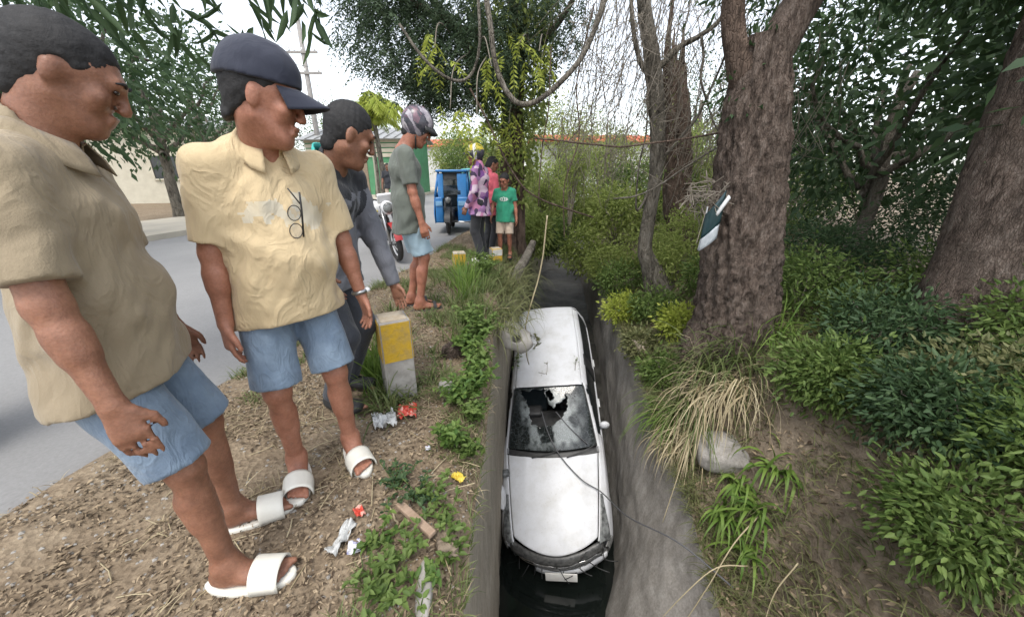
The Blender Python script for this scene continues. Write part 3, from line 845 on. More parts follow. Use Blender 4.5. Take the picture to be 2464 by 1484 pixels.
    for hpos, kn, ank, fw in legs:
        s.cap(hpos, kn, .078, .050, .04); s.cap(kn, ank, .046, .034, .02)
        cf = kn + (ank - kn) * .3 - fw * .016; s.cap(cf, kn + (ank - kn) * .5 - fw * .008, .045, .038, .03)
        sd = np.cross(fw, [0, 0, 1])
        heel = np.array([ank[0], ank[1], ank[2] - .05]) - fw * .035
        ball = heel + fw * .165; ball[2] -= .008
        s.ecap(heel, ball, sd, (.030, .034), (.043, .022), .03)
        s.cap(ank, heel + fw * .03, .036, .032, .03); s.cap(ank, heel + fw * .09, .034, .026, .03)
        inner = -1 if hpos[0] > 0 else 1
        for i in range(5):
            o = (-.034 + .0165 * i) * -inner
            tip = ball + sd * o * 1.02 + fw * (.062 - .007 * i if True else 0); tip[2] = heel[2] - .018
            s.cap(ball + sd * o * .9, tip, .0125 if i == 0 else .0095, .012 if i == 0 else .0085, .004)
    V, F = s.mesh(); mb = MB(); mb.add(V, F); body = mb.build('body', M[skin], root)
    # ---- eyes, brows
    me_ = MB()
    for q in (-1, 1):
        mb = MB(); ellipsoid(mb, hp((q * .031, .0865, .008)), (.0125, .006, .0055), 8, rot=tuple(Matrix(Rh).to_euler()))
        mb.build('eye', M['eye'], root)
        mb = MB(); add_tube(mb, spline([hp((q * .014, .0965, .027)), hp((q * .030, .096, .034)), hp((q * .048, .084, .028))], 7), [.002, .0038, .004, .004, .0035, .003, .0015], 6)
        mb.build('eyebrow', M['hair'], root)
    # ---- shirt
    rs = np.random.default_rng(seed)
    s = SDF(lo, hi, vox)
    hem = tp((0, 0, -shirt_len + .12 - .02))
    s.ecap(pel + np.array([0, .012, -shirt_len]), tp((0, .012 + belly * .5, .10)), X, (.205 * bw, .158), (.170 * bw, .126 + belly), .05)
    s.ecap(tp((0, .012 + belly * .5, .10)), chest, X, (.165 * bw, .118 + belly), (.172 * bw, .122), .05)
    s.ecap(chest, tp((0, -.02, .43)), X, (.175 * bw, .122), (.135 * bw, .075), .05)
    for q in (-1, 1): s.cap(tp((q * .03, -.025, .455)), tp((q * .150 * bw, -.022, .422)), .058, .058, .04)
    if collar:
        s.cap(neckb + Rt @ np.array([0, -.01, -.02]), neckb + Rt @ np.array([0, .0, .03]), .076, .070, .02)
    hemp = pel + np.array([0, 0, -shirt_len]); nn = np.array([0, .12, -1.]); nn /= np.linalg.norm(nn)
    s.noise(.011, 22, seed, (1, 1, .8)); s.noise(.0045, 46, seed + 50, (1, 1, .6))
    s.plane(hemp, nn)
    for a, e, wr in arms:          # sleeves are cut on their own, then joined to the body of the shirt
        sv = SDF(lo, hi, vox); d1 = e - a
        if sleeve > 1.01:
            sv.cap(a, e, .062, .057, .04); sv.cap(e, wr, .057, .042, .03); c_, d = wr, (wr - e) / np.linalg.norm(wr - e); c_ = c_ + d * .012
        else:
            sv.cap(a, a + d1 * sleeve * 1.25, .058, .064, .04); d = d1 / np.linalg.norm(d1); c_ = a + d1 * sleeve
        sv.noise(.006, 34, seed + 9, (1, 1, .8)); sv.plane(c_, d)
        hh = np.clip(.5 + .5 * (sv.A - s.A) / .045, 0, 1)
        s.A = (sv.A * (1 - hh) + s.A * hh - .045 * hh * (1 - hh)).astype(np.float32)
    # open neck
    s.cap(hp((0, -.02, -.06)), neckb + Rt @ np.array([0, .015, .02]), .066, .058, .012, True)
    if collar: s.cap(neckb + Rt @ np.array([0, .07, .03]), neckb + Rt @ np.array([0, .10, -.06]), .030, .012, .01, True)
    V, F = s.mesh(); mb = MB()
    mats = [M[shirt]]
    if paint:
        cen = (V[F].mean(1) - pel) @ Rt      # torso frame
        ids = paint(cen); mats = [M[shirt]] + [M[x] for x in paint.mats]
        for k in range(len(mats)):
            if (ids == k).any(): mb.V.append(V if k == 0 else V[:0]); mb.F.append(F[ids == k]); mb.M.append(np.full((ids == k).sum(), k))
        if not (ids == 0).any(): mb.V.insert(0, V)
        mb.n = len(V)
    else: mb.add(V, F)
    mb.build('shirt', mats, root)
    if polo:     # folded collar, placket and buttons
        for q in (-1, 1):
            aa = np.linspace(R_(22), R_(180), 26)
            V = []
            for k, (rr, dz) in enumerate(((.066, .012), (.069, .040), (.074, .046), (.088, .030), (.098, .004), (.103, -.012))):
                V.append(np.array([tp((q * math.sin(a) * rr, -.018 + math.cos(a) * rr * (1.12 if k < 3 else 1.2), .49 + dz - .055 * max(0, math.cos(a)) * (1.1 if k > 2 else .8))) for a in aa]))
            mb = MB(); mb.add(np.array(V), grid_faces(6, 26)); c_ = mb.build('collar', M[shirt], root); md = c_.modifiers.new('t', 'SOLIDIFY'); md.thickness = .004
    # ---- trousers
    s = SDF(lo, (hi[0], hi[1], pel[2] + .25), vox)
    s.ecap(pel + [0, 0, -.03], tp((0, 0, .06)), (1, 0, 0), (.160 * bw, .112), (.140 * bw, .095), .04)
    cuts = []
    for hpos, kn, ank, fw in legs:
        if leg_len <= 1:
            end = hpos + (kn - hpos) * (leg_len * 2 + .12)
            s.ecap(hpos + [0, 0, -.03], end, np.cross(fw, [0, 0, 1]), (.088, .096), (.086, .094), .03)
            cuts.append((hpos + (kn - hpos) * leg_len * 2, kn - hpos))
        else:
            s.cap(hpos, kn, .088, .070, .03); s.cap(kn, ank + [0, 0, -.02], .068, .058, .03)
            cuts.append((ank + np.array([0, 0, -.02]), ank - kn))
    s.noise(.007, 28, seed + 5, (1, 1, .5))
    for c_, d in cuts:
        d = d / np.linalg.norm(d)
        sl, P = s._box(c_ - .13, c_ + .13, .0)
        q_ = P - c_; ax = q_ @ d; rad = np.linalg.norm(q_ - ax[..., None] * d, axis=-1)
        s.A[sl] = np.where(rad < .125, np.maximum(s.A[sl], ax), s.A[sl])
    V, F = s.mesh(); mb = MB(); mb.add(V, F); mb.build('shorts' if leg_len <= 1 else 'trousers', M[trousers], root)
    # ---- footwear
    for hpos, kn, ank, fw in legs:
        sd = np.cross(fw, [0, 0, 1]); heel = np.array([ank[0], ank[1], ank[2] - .05]) - fw * .035
        z0 = heel[2] - .042
        if shoes in ('slide', 'slipper'):
            n = 40; a = np.linspace(0, 2 * np.pi, n, endpoint=False)
            L, W = .145, .052
            wx = W * (1 + .14 * np.sin(a)) * np.cos(a); ly = L * np.sin(a)
            c = heel + fw * .095; ring = c + wx[:, None] * sd + ly[:, None] * fw
            V = []
            for z, q in ((z0 - .022, .94), (z0 - .018, 1.0), (z0 + .010, 1.02), (z0 + .013, .96), (z0 + .012, .8)):
                r_ = c + (ring - c) * q; r_[:, 2] = z; V.append(r_)
            V = np.concatenate(V + [[c * [1, 1, 0] + [0, 0, z0 + .012]]]); V2 = V
            F = grid_faces(5, n, True)
            mb = MB(); mb.add(V2, F); mb.F.append(np.array([[4 * n + k, 4 * n + (k + 1) % n, 5 * n] for k in range(n)])); mb.M.append(np.zeros(n, int))
            sole = mb.build('sandal', M['white_rubber' if shoes == 'slide' else 'black_rubber'], root)
            y0, y1 = (.115, .205) if shoes == 'slide' else (.15, .18)
            nu, nv = 8, 15; uu = np.linspace(y0, y1, nu); aa = np.linspace(0, np.pi, nv)
            V = np.array([[heel + fw * u_ + sd * (.056 * math.cos(q)) + np.array([0, 0, z0 - heel[2] + (.078 - .16 * (u_ - .115)) * math.sin(q) ** .7]) for q in aa] for u_ in uu])
            mb = MB(); mb.add(V, grid_faces(nu, nv)); st = mb.build('strap', M['white_rubber' if shoes == 'slide' else 'black_rubber'], sole)
            md = st.modifiers.new('t', 'SOLIDIFY'); md.thickness = .006
        else:
            s2 = SDF(heel - .15 - [0, 0, 0], heel + np.array([.3, .3, .14]), .008)
            lo2 = np.minimum(heel, heel + fw * .25) - .07; hi2 = np.maximum(heel, heel + fw * .25) + .07; hi2[2] += .05
            s2 = SDF(lo2, hi2, .008)
            s2.ecap(heel + [0, 0, .0], heel + fw * .19 + [0, 0, -.008], sd, (.040, .046), (.052, .034), .02)
            s2.cap(heel + fw * .03, ank + [0, 0, .0], .044, .044, .03)
            s2.plane((0, 0, heel[2] - .048), (0, 0, -1)); s2.plane(ank + [0, 0, .02], (0, 0, 1))
            V, F = s2.mesh(); mb = MB(); mb.add(V, F); mb.build('shoe', M[shoes], root)
    # ---- hair or headgear
    lo3 = hc - .2; hi3 = hc + .22
    def shell(scale, cutfn, nm, mat, h=.005, nz=0, parent=root, mats=None, pf=None):
        s3 = SDF(lo3, hi3, h)
        s3.ell(hp((0, -.018, .034)), np.array((.072, .094, .086)) * hs + scale, Rh, 0)
        cutfn(s3)
        if nz: s3.noise(nz, 180, seed)
        V, F = s3.mesh(); mb = MB()
        if pf is not None:
            ids = pf((V[F].mean(1) - hc) @ Rh)
            for k in range(len(mats)):
                mb.V.append(V if k == 0 else V[:0]); mb.F.append(F[ids == k]); mb.M.append(np.full((ids == k).sum(), k))
            mb.n = len(V); return mb.build(nm, mats, parent)
        mb.add(V, F); return mb.build(nm, M[mat], parent)
    up = Rh[:, 2]; fwd = Rh[:, 1]
    if hair in ('short', 'cap', 'helmet', 'long'):
        def cut(s3):
            s3.cap(hp((0, -.05, -.02)), hp((0, -.065, -.055)), .058, .045, .02)
            s3.plane(hp((0, .072, .06)), fwd * .9 - up * .5)
            s3.plane(hp((0, .012, -.005)), fwd * .75 - up * .66) if hair != 'cap' else s3.plane(hp((0, .0, 0)), fwd * .7 - up * .7)
            s3.plane(hp((0, -.02, -.085)), -up)
            for q in (-1, 1): s3.ell(hp((q * .08, .0, -.005)), np.array((.02, .022, .036)), Rh, .005, True)
        shell(.007, cut, 'hair', 'hair', .006, .0025)
    if hair == 'cap':
        def cut(s3):
            s3.cap(hp((0, -.03, .068)), hp((0, .02, .072)), .074, .066, .04)
            s3.plane(hp((0, 0, .038)), -up + fwd * .10)
            s3.noise(.002, 60, 3)
        cp = shell(.018, cut, 'cap', 'navy', .006)
        n, mq = 24, 9
        a = np.linspace(-.98, .98, n); V = []
        for r_ in np.linspace(0, 1, mq):
            x = np.sin(a) * (.083 + .004 * r_) * hs[0]; y = -.012 + np.cos(a) * (.105 + .085 * r_) * hs[1] - .03 * r_ * (1 - np.cos(a))
            z = .045 - .020 * r_ - .35 * x ** 2 / .08 * (.4 + r_)
            V.append(np.array([hc + Rh @ np.array([x[i], y[i], z[i] * hs[2]]) for i in range(n)]))
        mb = MB(); mb.add(np.array(V), grid_faces(mq, n)); br = mb.build('brim', M['navy'], cp)
        md = br.modifiers.new('t', 'SOLIDIFY'); md.thickness = .005
    if hair == 'helmet':
        def cut(s3):
            s3.ell(hp((0, .10, -.05)), np.array((.082, .10, .105)), Rh, .012, True)
            s3.plane(hp((0, 0, -.075)), -up)
        hm = shell(.032, cut, 'helmet', 'helmet', .006, 0, root, [M[x] for x in extra['mats']], extra['pf'])
        n = 20; a = np.linspace(-1.2, 1.2, n)
        V = []
        for r_ in (0, .5, 1.):
            V.append(np.array([hp((math.sin(q) * (.100 + .01 * r_), math.cos(q) * (.118 + .05 * r_) - .012, .062 - .03 * r_ - .03 * abs(math.sin(q)))) for q in a]))
        mb = MB(); mb.add(np.array(V), grid_faces(3, n)); vz = mb.build('visor', M['black_plastic'], hm)
        md = vz.modifiers.new('t', 'SOLIDIFY'); md.thickness = .006
        mb = MB(); add_tube(mb, spline([hp((-.085, -.0, -.06)), hp((-.05, .03, -.115)), hp((0, .045, -.128)), hp((.05, .03, -.115)), hp((.085, -.0, -.06))], 16), .007, 6)
        mb.build('chin_strap', M['black_plastic'], hm)
    if hair == 'long':
        s3 = SDF(lo3 - [0, 0, .15], hi3, .008)
        s3.cap(hp((0, -.05, .0)), hp((0, -.075, -.16)), .075, .055, .03); s3.noise(.003, 90, 4)
        V, F = s3.mesh(); mb = MB(); mb.add(V, F); mb.build('hair', M['hair'], root)
    root['_j'] = ''
    del root['_j']
    return dict(root=root, hp=hp, tp=tp, arms=arms, legs=legs, Rt=Rt, Rh=Rh, hc=hc, pel=pel)

M['eye'] = pmat('eye', (.03, .02, .015), (.02, .014, .012), 20, .15)
M['helmet_dark'] = pmat('helmet_dark', (.03, .035, .045), (.10, .09, .11), 25, .3)
M['helmet_pale'] = pmat('helmet_pale', (.45, .42, .44), (.25, .22, .26), 25, .35)
M['helmet_mauve'] = pmat('helmet_mauve', (.22, .12, .15), (.10, .06, .08), 20, .35)
M['helmet_yellow'] = pmat('helmet_yellow', (.6, .48, .05), (.5, .4, .05), 20, .35)
M['helmet_white'] = pmat('helmet_white', (.7, .7, .68), (.6, .6, .6), 20, .35)

class Paint:
    def __init__(s, mats, fn): s.mats = mats; s.fn = fn
    def __call__(s, c): return s.fn(c)
def stroke(x, z, a, b, wd):
    a = np.array(a); b = np.array(b); d = b - a; p = np.stack([x, z], -1) - a
    h = np.clip(p @ d / (d @ d), 0, 1); return np.linalg.norm(p - h[:, None] * d, axis=1) < wd

# 1 man in the cream polo shirt
def cream_fn(c):
    x, y, z = c[:, 0], c[:, 1], c[:, 2]
    n = fbm(x * 22, z * 22, 5, 3)
    return np.where((y > 0) & (((x + .03) / .13) ** 2 + ((z - .29) / .055) ** 2 < 1 + 3 * n) & (n > -.02), 1, 0)
p1_ = person('person', 'man in navy cap, cream polo shirt, denim shorts and white slides at the verge', (-.925, 1.42, .055), R_(-130), 1.70, .0068, 'skin1',
             lean=.16, side=-.03, head=(R_(56), .26), headscale=(1.06, 1.06, 1.20), headfwd=.05, lh=(-.27, .10, .79), rh=(.23, .06, .79),
             lf=(-.13, .09, -10), rf=(.10, .03, -24), shirt='cream', sleeve=.86, shirt_len=.15, belly=.035, trousers='denim', leg_len=.46, shoes='slide', hair='cap', seed=11,
             paint=Paint(['cream_print'], cream_fn), build=1.04, polo=True)
# the onlooker next to him
p0_ = person('person', 'man in tan shirt and blue shorts standing beside the man in the navy cap', (-1.15, .93, .055), R_(-62), 1.68, .009, 'skin2',
             lean=.10, head=(R_(8), .45), headfwd=.05, lh=(-.28, .08, .80), rh=(.30, .10, .82), lf=(-.12, .16, 0), rf=(.15, .18, -20),
             shirt='tan_shirt', sleeve=.82, shirt_len=.15, belly=.015, curl=.3, trousers='denim', leg_len=.47, shoes='slide', hair='short', seed=23, build=1.04, polo=True)
# 2 man in dark jersey with his hand on the post
def jersey_fn(c):
    x, y, z = c[:, 0], c[:, 1], c[:, 2]
    blk = (z > .37 + .05 * np.abs(x) / .2 - .02)
    let = (y > -.03) & (stroke(x, z, (-.02, .37), (.03, .22), .018) | stroke(x, z, (.085, .37), (.03, .22), .014) | stroke(x, z, (.09, .22), (.17, .37), .016) | stroke(x, z, (.09, .35), (.18, .22), .013)
                       | stroke(x, z, (-.15, .37), (-.09, .24), .018) | stroke(x, z, (-.04, .37), (-.09, .24), .013))
    return np.where(blk ^ let, 1, 0)
p2_ = person('person', 'man in grey and black long sleeved jersey leaning with one hand on the post', (-1.05, 2.0, .04), R_(-104), 1.74, .0068, 'skin2',
             lean=.33, side=-.04, head=(R_(44), .40), headscale=(1.06, 1.06, 1.20), headfwd=.06, rh=(.24, .16, .84), lh=(-.19, .33, .56), lpole=(-.8, -1, .1),
             lf=(-.11, -.02, 4), rf=(.11, .05, -4), shirt='grey_jersey', sleeve=1.2, shirt_len=.18, trousers='dark_pants', leg_len=1.2, shoes='black_rubber', hair='short', seed=5,
             paint=Paint(['black_jersey'], jersey_fn), build=1.04, curl=.12, hip_z=.86, arm=1.13)
# 3 man with helmet
def helm3(c):
    n = fbm(c[:, 0] * 26 + 5, c[:, 2] * 26 + c[:, 1] * 20, 3, 3)
    r = np.where(n > .13, 1, 0); r = np.where((c[:, 1] < -.02) & (c[:, 2] > .02) & (n < .04), 2, r); return r
p3_ = person('person', 'man in dark patterned helmet and olive tee bending over the verge edge', (-1.02, 3.66, .04), R_(-70), 1.88, .009, 'skin3',
             lean=.09, head=(R_(0), .50), headscale=(1.06, 1.08, 1.16), headfwd=.08, lh=(-.24, .06, .77), rh=(.24, .10, .76), lf=(-.09, .02, 0), rf=(.10, .08, 0),
             shirt='olive_tee', sleeve=.80, shirt_len=.20, trousers='denim_light', leg_len=.46, shoes='slipper', hair='helmet', seed=9,
             extra=dict(mats=['helmet_dark', 'helmet_pale', 'helmet_mauve'], pf=helm3), collar=False)
# 4 floral shirt and helmet
def helm4(c):
    r = np.where(c[:, 2] > .06, 1, 0); r = np.where((abs(c[:, 1] + .02) < .02) | (abs(c[:, 1] - .06) < .012), 2, r); return r
p4_ = person('person', 'person in black, white and yellow helmet, purple floral shirt and black trousers', (-.48, 5.78, .04), R_(70), 1.72, .012, 'skin2',
             lean=.06, head=(R_(18), .1), headscale=(1.05, 1.05, 1.1), lh=(-.22, .12, .85), rh=(.24, .08, .8), lf=(-.10, 0, 0), rf=(.10, .04, -6),
             shirt='floral', sleeve=1.2, shirt_len=.20, trousers='black_pants', leg_len=1.2, shoes='white_rubber', hair='helmet', seed=31,
             extra=dict(mats=['helmet_dark', 'helmet_yellow', 'helmet_white'], pf=helm4))
# 5 pink sleeves, dark hair
p5_ = person('person', 'dark haired person in coral pink long sleeves beside the green shirted child', (-.385, 6.42, .04), R_(-48), 1.60, .013, 'skin2',
             lean=.05, head=(R_(-30), .35), headfwd=.05, lh=(-.24, .06, .8), rh=(.22, .08, .8), lf=(-.09, 0, 0), rf=(.09, 0, 0),
             shirt='pink', sleeve=1.2, shirt_len=.22, trousers='black_pants', leg_len=1.2, shoes='black_rubber', hair='long', seed=37, build=.92)
# 6 child in green shirt
def green_fn(c):
    x, y, z = c[:, 0], c[:, 1], c[:, 2]
    e = ((x) / .085) ** 2 + ((z - .29) / .04) ** 2
    return np.where((y > 0) & (e < 1) & ~((e < .55) & (np.sin(x * 150) > .2)), 1, 0)
M['print_white'] = pmat('white_print', (.6, .64, .6), (.5, .56, .52), 30, .8)
p6_ = person('person', 'child in green printed tee and khaki shorts standing by the tree trunk', (-.115, 6.08, .04), R_(172), 1.33, .011, 'skin3',
             lean=.03, head=(R_(-18), .32), headscale=(1.2, 1.2, 1.15), lh=(-.25, .06, .82), rh=(.27, .10, .86), lf=(-.10, 0, 4), rf=(.10, .03, -4),
             shirt='green_tee', sleeve=.66, shirt_len=.18, trousers='khaki', leg_len=.47, shoes='slipper', hair='short', seed=41,
             paint=Paint(['print_white'], green_fn), collar=False, build=1.0)
# 7 figure across the road
p7_ = person('person', 'small dark clothed figure standing across the road near the green building', (-5.0, 15.7, .02), R_(200), 1.72, .02, 'skin2',
             lean=.03, head=(0, .1), shirt='black_jersey', sleeve=.8, shirt_len=.2, trousers='khaki', leg_len=1.2, shoes='black_rubber', hair='short', seed=47)

def wpt(p, q):     # a point of a person's frame in the world
    r = p['root']; return np.array(r.location) + rotm('Z', r.rotation_euler.z) @ (np.array(q, float) * r.scale[0])
# things they wear that come off
def eyeglasses():
    c = p1_['tp']((-.02, .166, .335)); Rt = p1_['Rt']; W_ = rotm('Z', p1_['root'].rotation_euler.z) @ Rt
    o = empty('eyeglasses', wpt(p1_, c), 0, 'black rimmed eyeglasses hanging from the cream shirt placket', 'eyeglasses')
    o.rotation_euler = Matrix(W_).to_euler()
    for k, z in enumerate((.0, -.062)):
        a = np.linspace(0, 2 * np.pi, 20)
        P = np.stack([.012 + .021 * np.cos(a), .004 + 0 * a, z - .03 + .026 * np.sin(a)], 1)
        mb = MB(); add_tube(mb, P, .0016, 6, False); mb.build('rim', M['black_plastic'], o)
        mb = MB(); n = len(a); mb.add(np.concatenate([P * [1, 1, 1], [[.012, .004, z - .03]]]), np.array([[i, (i + 1) % n, n] for i in range(n)])); mb.build('lens', M['spec_lens'], o)
    mb = MB(); add_tube(mb, [(-.010, .006, .04), (-.012, .006, -.02), (-.010, .006, -.115)], .0032, 6); mb.build('temple', M['black_plastic'], o)
    mb = MB(); add_tube(mb, [(-.010, .003, .0), (.012, .0, .035), (.02, -.01, .05)], .0025, 6); mb.build('temple', M['black_plastic'], o)
t = NT('spectacle_lens'); p = t.n('ShaderNodeBsdfPrincipled'); p.inputs['Base Color'].default_value = (.6, .62, .6, 1); p.inputs['Roughness'].default_value = .05; p.inputs['Alpha'].default_value = .25
t.l(p.outputs[0], t.out.inputs[0]); M['spec_lens'] = t.m
eyeglasses()
a_, e_, w_ = p1_['arms'][0]
d_ = (w_ - e_) / np.linalg.norm(w_ - e_)
o = empty('wristwatch', wpt(p1_, w_ - d_ * .015), 0, 'pale metal wristwatch on the wrist of the man in cream', 'watch')
D_ = rotm('Z', p1_['root'].rotation_euler.z) @ d_
mb = MB(); torus(mb, (0, 0, 0), .031, .006, tuple(D_), 24, 6, squash=1.6); mb.build('bracelet', M['alloy'], o)
fd = rotm('Z', p1_['root'].rotation_euler.z) @ np.array([-.7, .6, .1]); fd = fd - D_ * fd.dot(D_); fd /= np.linalg.norm(fd)
mb = MB(); ellipsoid(mb, fd * .032, (.014, .014, .012), 8); mb.build('dial', M['helmet_white'], o)
# teal lining of the jersey collar
q = p2_; mb = MB()
P = [q['tp']((.092 * math.cos(a), -.020 + .085 * math.sin(a), .485 + .03 * math.sin(-a))) for a in np.linspace(R_(-160), R_(-20), 12)]
P = np.array(P)
Pt = P + (q['Rt'] @ np.array([0, 0, .045])) * 1.0
V = np.stack([P, Pt, Pt * .0 + Pt + (P - P.mean(0)) * .12 + 0], 1)[:, :2]
mb.add(V, grid_faces(12, 2)); o = mb.build('collar_lining', M['teal'], q['root']); md = o.modifiers.new('t', 'SOLIDIFY'); md.thickness = .008

# ------------------------------------------------------------------ guard posts, vehicles, buildings, pole
M['post_grey'] = pmat('post_concrete', (.24, .225, .20), (.36, .34, .31), 14, .9, .5, 45, .008)
M['post_yellow'] = pmat('post_yellow_paint', (.50, .31, .02), (.34, .24, .08), 16, .8, .5, 50, .01, lo=.45, hi=.72)
M['post_white'] = pmat('post_white_paint', (.55, .53, .48), (.42, .40, .36), 10, .8, .35, 50, .006)
def post(loc, rz, h, split, wd, top, low, label):
    o = empty('guard_post', loc, rz, label, 'post', 'concrete guard posts on the verge')
    mb = MB(); box(mb, (0, 0, h / 2 - .1), (wd, wd, h + .2), .012); mb.build('shaft', M['post_grey'] if low is None else M[low], o, smooth=False)
    # painted band: four thin sides, the worn top is bare
    for k in range(4):
        mb = MB(); box(mb, (0, -wd / 2 - .0015, (split + h) / 2 - .004), (wd - .016, .004, h - split - .012), .001)
        b = mb.build('paint_band', M[top], o, smooth=False); b.rotation_euler = (0, 0, k * math.pi / 2)
    mb = MB(); box(mb, (0, 0, h + .002), (wd - .03, wd - .03, .006), .002); mb.build('worn_top', M['soil_pale'], o)
    return o
M['soil_pale'] = pmat('worn_concrete', (.40, .32, .22), (.48, .42, .33), 20, .95, .4, 60, .006)
post((-.745, 2.10, 0), R_(28), .545, .28, .185, 'post_yellow', None, 'yellow topped concrete guard post under the hand of the man in the jersey')
post((-.78, 5.33, -.02), R_(14), .30, .02, .18, 'post_yellow', None, 'low all yellow guard post in the grass before the floral shirted person')
post((-.26, 5.80, -.02), R_(20), .27, .16, .17, 'post_white', 'post_yellow', 'short guard post with white top at the feet of the child')

# motorcycle -----------------------------------------------------------------
M['mc_white'] = pmat('motorcycle_white', (.7, .7, .7), (.6, .6, .6), 8, .3)
M['mc_engine'] = pmat('engine_metal', (.20, .20, .20), (.06, .06, .06), 18, .4, Metallic=.6)
M['red_plastic'] = pmat('red_plastic', (.35, .03, .03), (.25, .02, .02), 8, .35)
def wheel(parent, loc, R, r, rim, spokes=12):
    wl = empty('wheel'); wl.parent = parent; wl.location = loc
    mb = MB(); torus(mb, (0, 0, 0), R - r, r, (1, 0, 0), 36, 10); mb.build('tyre', M['tyre'], wl)
    mb = MB(); torus(mb, (0, 0, 0), R - 2 * r - .004, .014, (1, 0, 0), 36, 6); mb.build('rim', M[rim], wl)
    mb = MB(); add_tube(mb, [(-.05, 0, 0), (.05, 0, 0)], .035, 12); hb = mb.build('hub', M['mc_engine'], wl)
    for k in range(spokes):
        a = 2 * math.pi * k / spokes; sx = .03 * (-1) ** k
        mb = MB(); add_tube(mb, [(sx, math.cos(a) * .03, math.sin(a) * .03), (0, math.cos(a + .3) * (R - 2 * r), math.sin(a + .3) * (R - 2 * r))], .004, 4); mb.build('spoke', M[rim], wl)
    return wl
def motorcycle(loc, rz, label):
    o = empty('motorcycle', loc, rz, label, 'motorcycle')
    wheel(o, (0, .62, .29), .29, .045, 'mc_white'); wheel(o, (0, -.60, .29), .29, .05, 'alloy')
    def part(nm, mat, f):
        mb = MB(); f(mb); return mb.build(nm, M[mat], o)
    for sx in (-.075, .075):
        part('fork', 'alloy', lambda mb: add_tube(mb, [(sx, .62, .29), (sx, .44, .86)], .022, 10))
        part('rear_shock', 'chrome', lambda mb: add_tube(mb, [(sx * 1.4, -.58, .32), (sx * 1.4, -.42, .66)], .028, 10))
        part('mirror', 'black_plastic', lambda mb: (add_tube(mb, [(sx * 3, .36, .95), (sx * 4, .34, 1.12)], .006, 6), ellipsoid(mb, (sx * 4.2, .34, 1.15), (.055, .012, .035), 8)))
        part('footpeg', 'black_plastic', lambda mb: add_tube(mb, [(sx, -.02, .30), (sx * 3.6, -.02, .30)], .016, 8))
        part('indicator', 'helmet_yellow', lambda mb: ellipsoid(mb, (sx * 2.2, .50, .80), (.03, .03, .022), 8))
    part('front_fender', 'red_plastic', lambda mb: mb.add(np.array([[(x, .62 + .335 * math.cos(a), .29 + .335 * math.sin(a) - abs(x) * .2) for x in np.linspace(-.065, .065, 5)] for a in np.linspace(.3, 2.6, 14)]), grid_faces(14, 5)))
    part('rear_fender', 'black_plastic', lambda mb: mb.add(np.array([[(x, -.60 + .36 * math.cos(a), .29 + .36 * math.sin(a) - abs(x) * .2) for x in np.linspace(-.08, .08, 5)] for a in np.linspace(.6, 3.2, 14)]), grid_faces(14, 5)))
    part('handlebar', 'black_plastic', lambda mb: add_tube(mb, spline([(-.36, .24, .96), (-.2, .36, .98), (0, .42, .93), (.2, .36, .98), (.36, .24, .96)], 20), .013, 8))
    hl = part('headlight', 'mc_white', lambda mb: ellipsoid(mb, (0, .55, .84), (.10, .09, .11), 12))
    mb = MB(); ellipsoid(mb, (0, .595, .84), (.08, .055, .085), 12); mb.build('lens', M['lens'], hl)
    part('front_cowl', 'mc_white', lambda mb: box(mb, (0, .52, .98), (.24, .05, .16), .02, (R_(-30), 0, 0)))
    part('fuel_tank', 'mc_white', lambda mb: (ellipsoid(mb, (0, .14, .82), (.14, .28, .13), 14), ellipsoid(mb, (0, .0, .78), (.12, .22, .10), 12)))
    part('seat', 'black_rubber', lambda mb: (box(mb, (0, -.34, .80), (.24, .62, .09), .035), box(mb, (0, -.56, .84), (.22, .24, .08), .03)))
    part('side_panel', 'mc_white', lambda mb: box(mb, (0, -.28, .66), (.26, .34, .16), .04))
    part('frame', 'black_plastic', lambda mb: [add_tube(mb, spline(p, 8), .018, 8) for p in ([(0, .44, .88), (0, .30, .40), (0, .05, .26), (0, -.30, .30)], [(0, .42, .80), (0, -.1, .70), (0, -.62, .74)], [(0, -.25, .30), (0, -.60, .29)], [(0, -.25, .3), (0, -.1, .7)])])
    part('engine', 'mc_engine', lambda mb: (box(mb, (0, .06, .40), (.26, .34, .22), .04), box(mb, (0, .17, .56), (.15, .16, .2), .03), add_tube(mb, [(-.15, .02, .38), (.15, .02, .38)], .10, 16)))
    part('exhaust', 'chrome', lambda mb: add_tube(mb, spline([(.08, .24, .52), (.13, .32, .34), (.14, .05, .22), (.15, -.35, .28), (.16, -.78, .36)], 24), np.concatenate([np.full(14, .02), np.linspace(.03, .045, 10)]), 10))
    part('kickstand', 'black_plastic', lambda mb: add_tube(mb, [(-.06, -.05, .28), (-.22, -.10, .01)], .012, 6))
    part('carrier', 'chrome', lambda mb: add_tube(mb, spline([(-.1, -.5, .82), (-.1, -.85, .86), (.1, -.85, .86), (.1, -.5, .82)], 16), .011, 6))
    return o
mc = motorcycle((-2.17, 6.38, .03), R_(-148), 'white and black motorcycle with red fender parked on the road')
mc.rotation_euler[1] = R_(5)

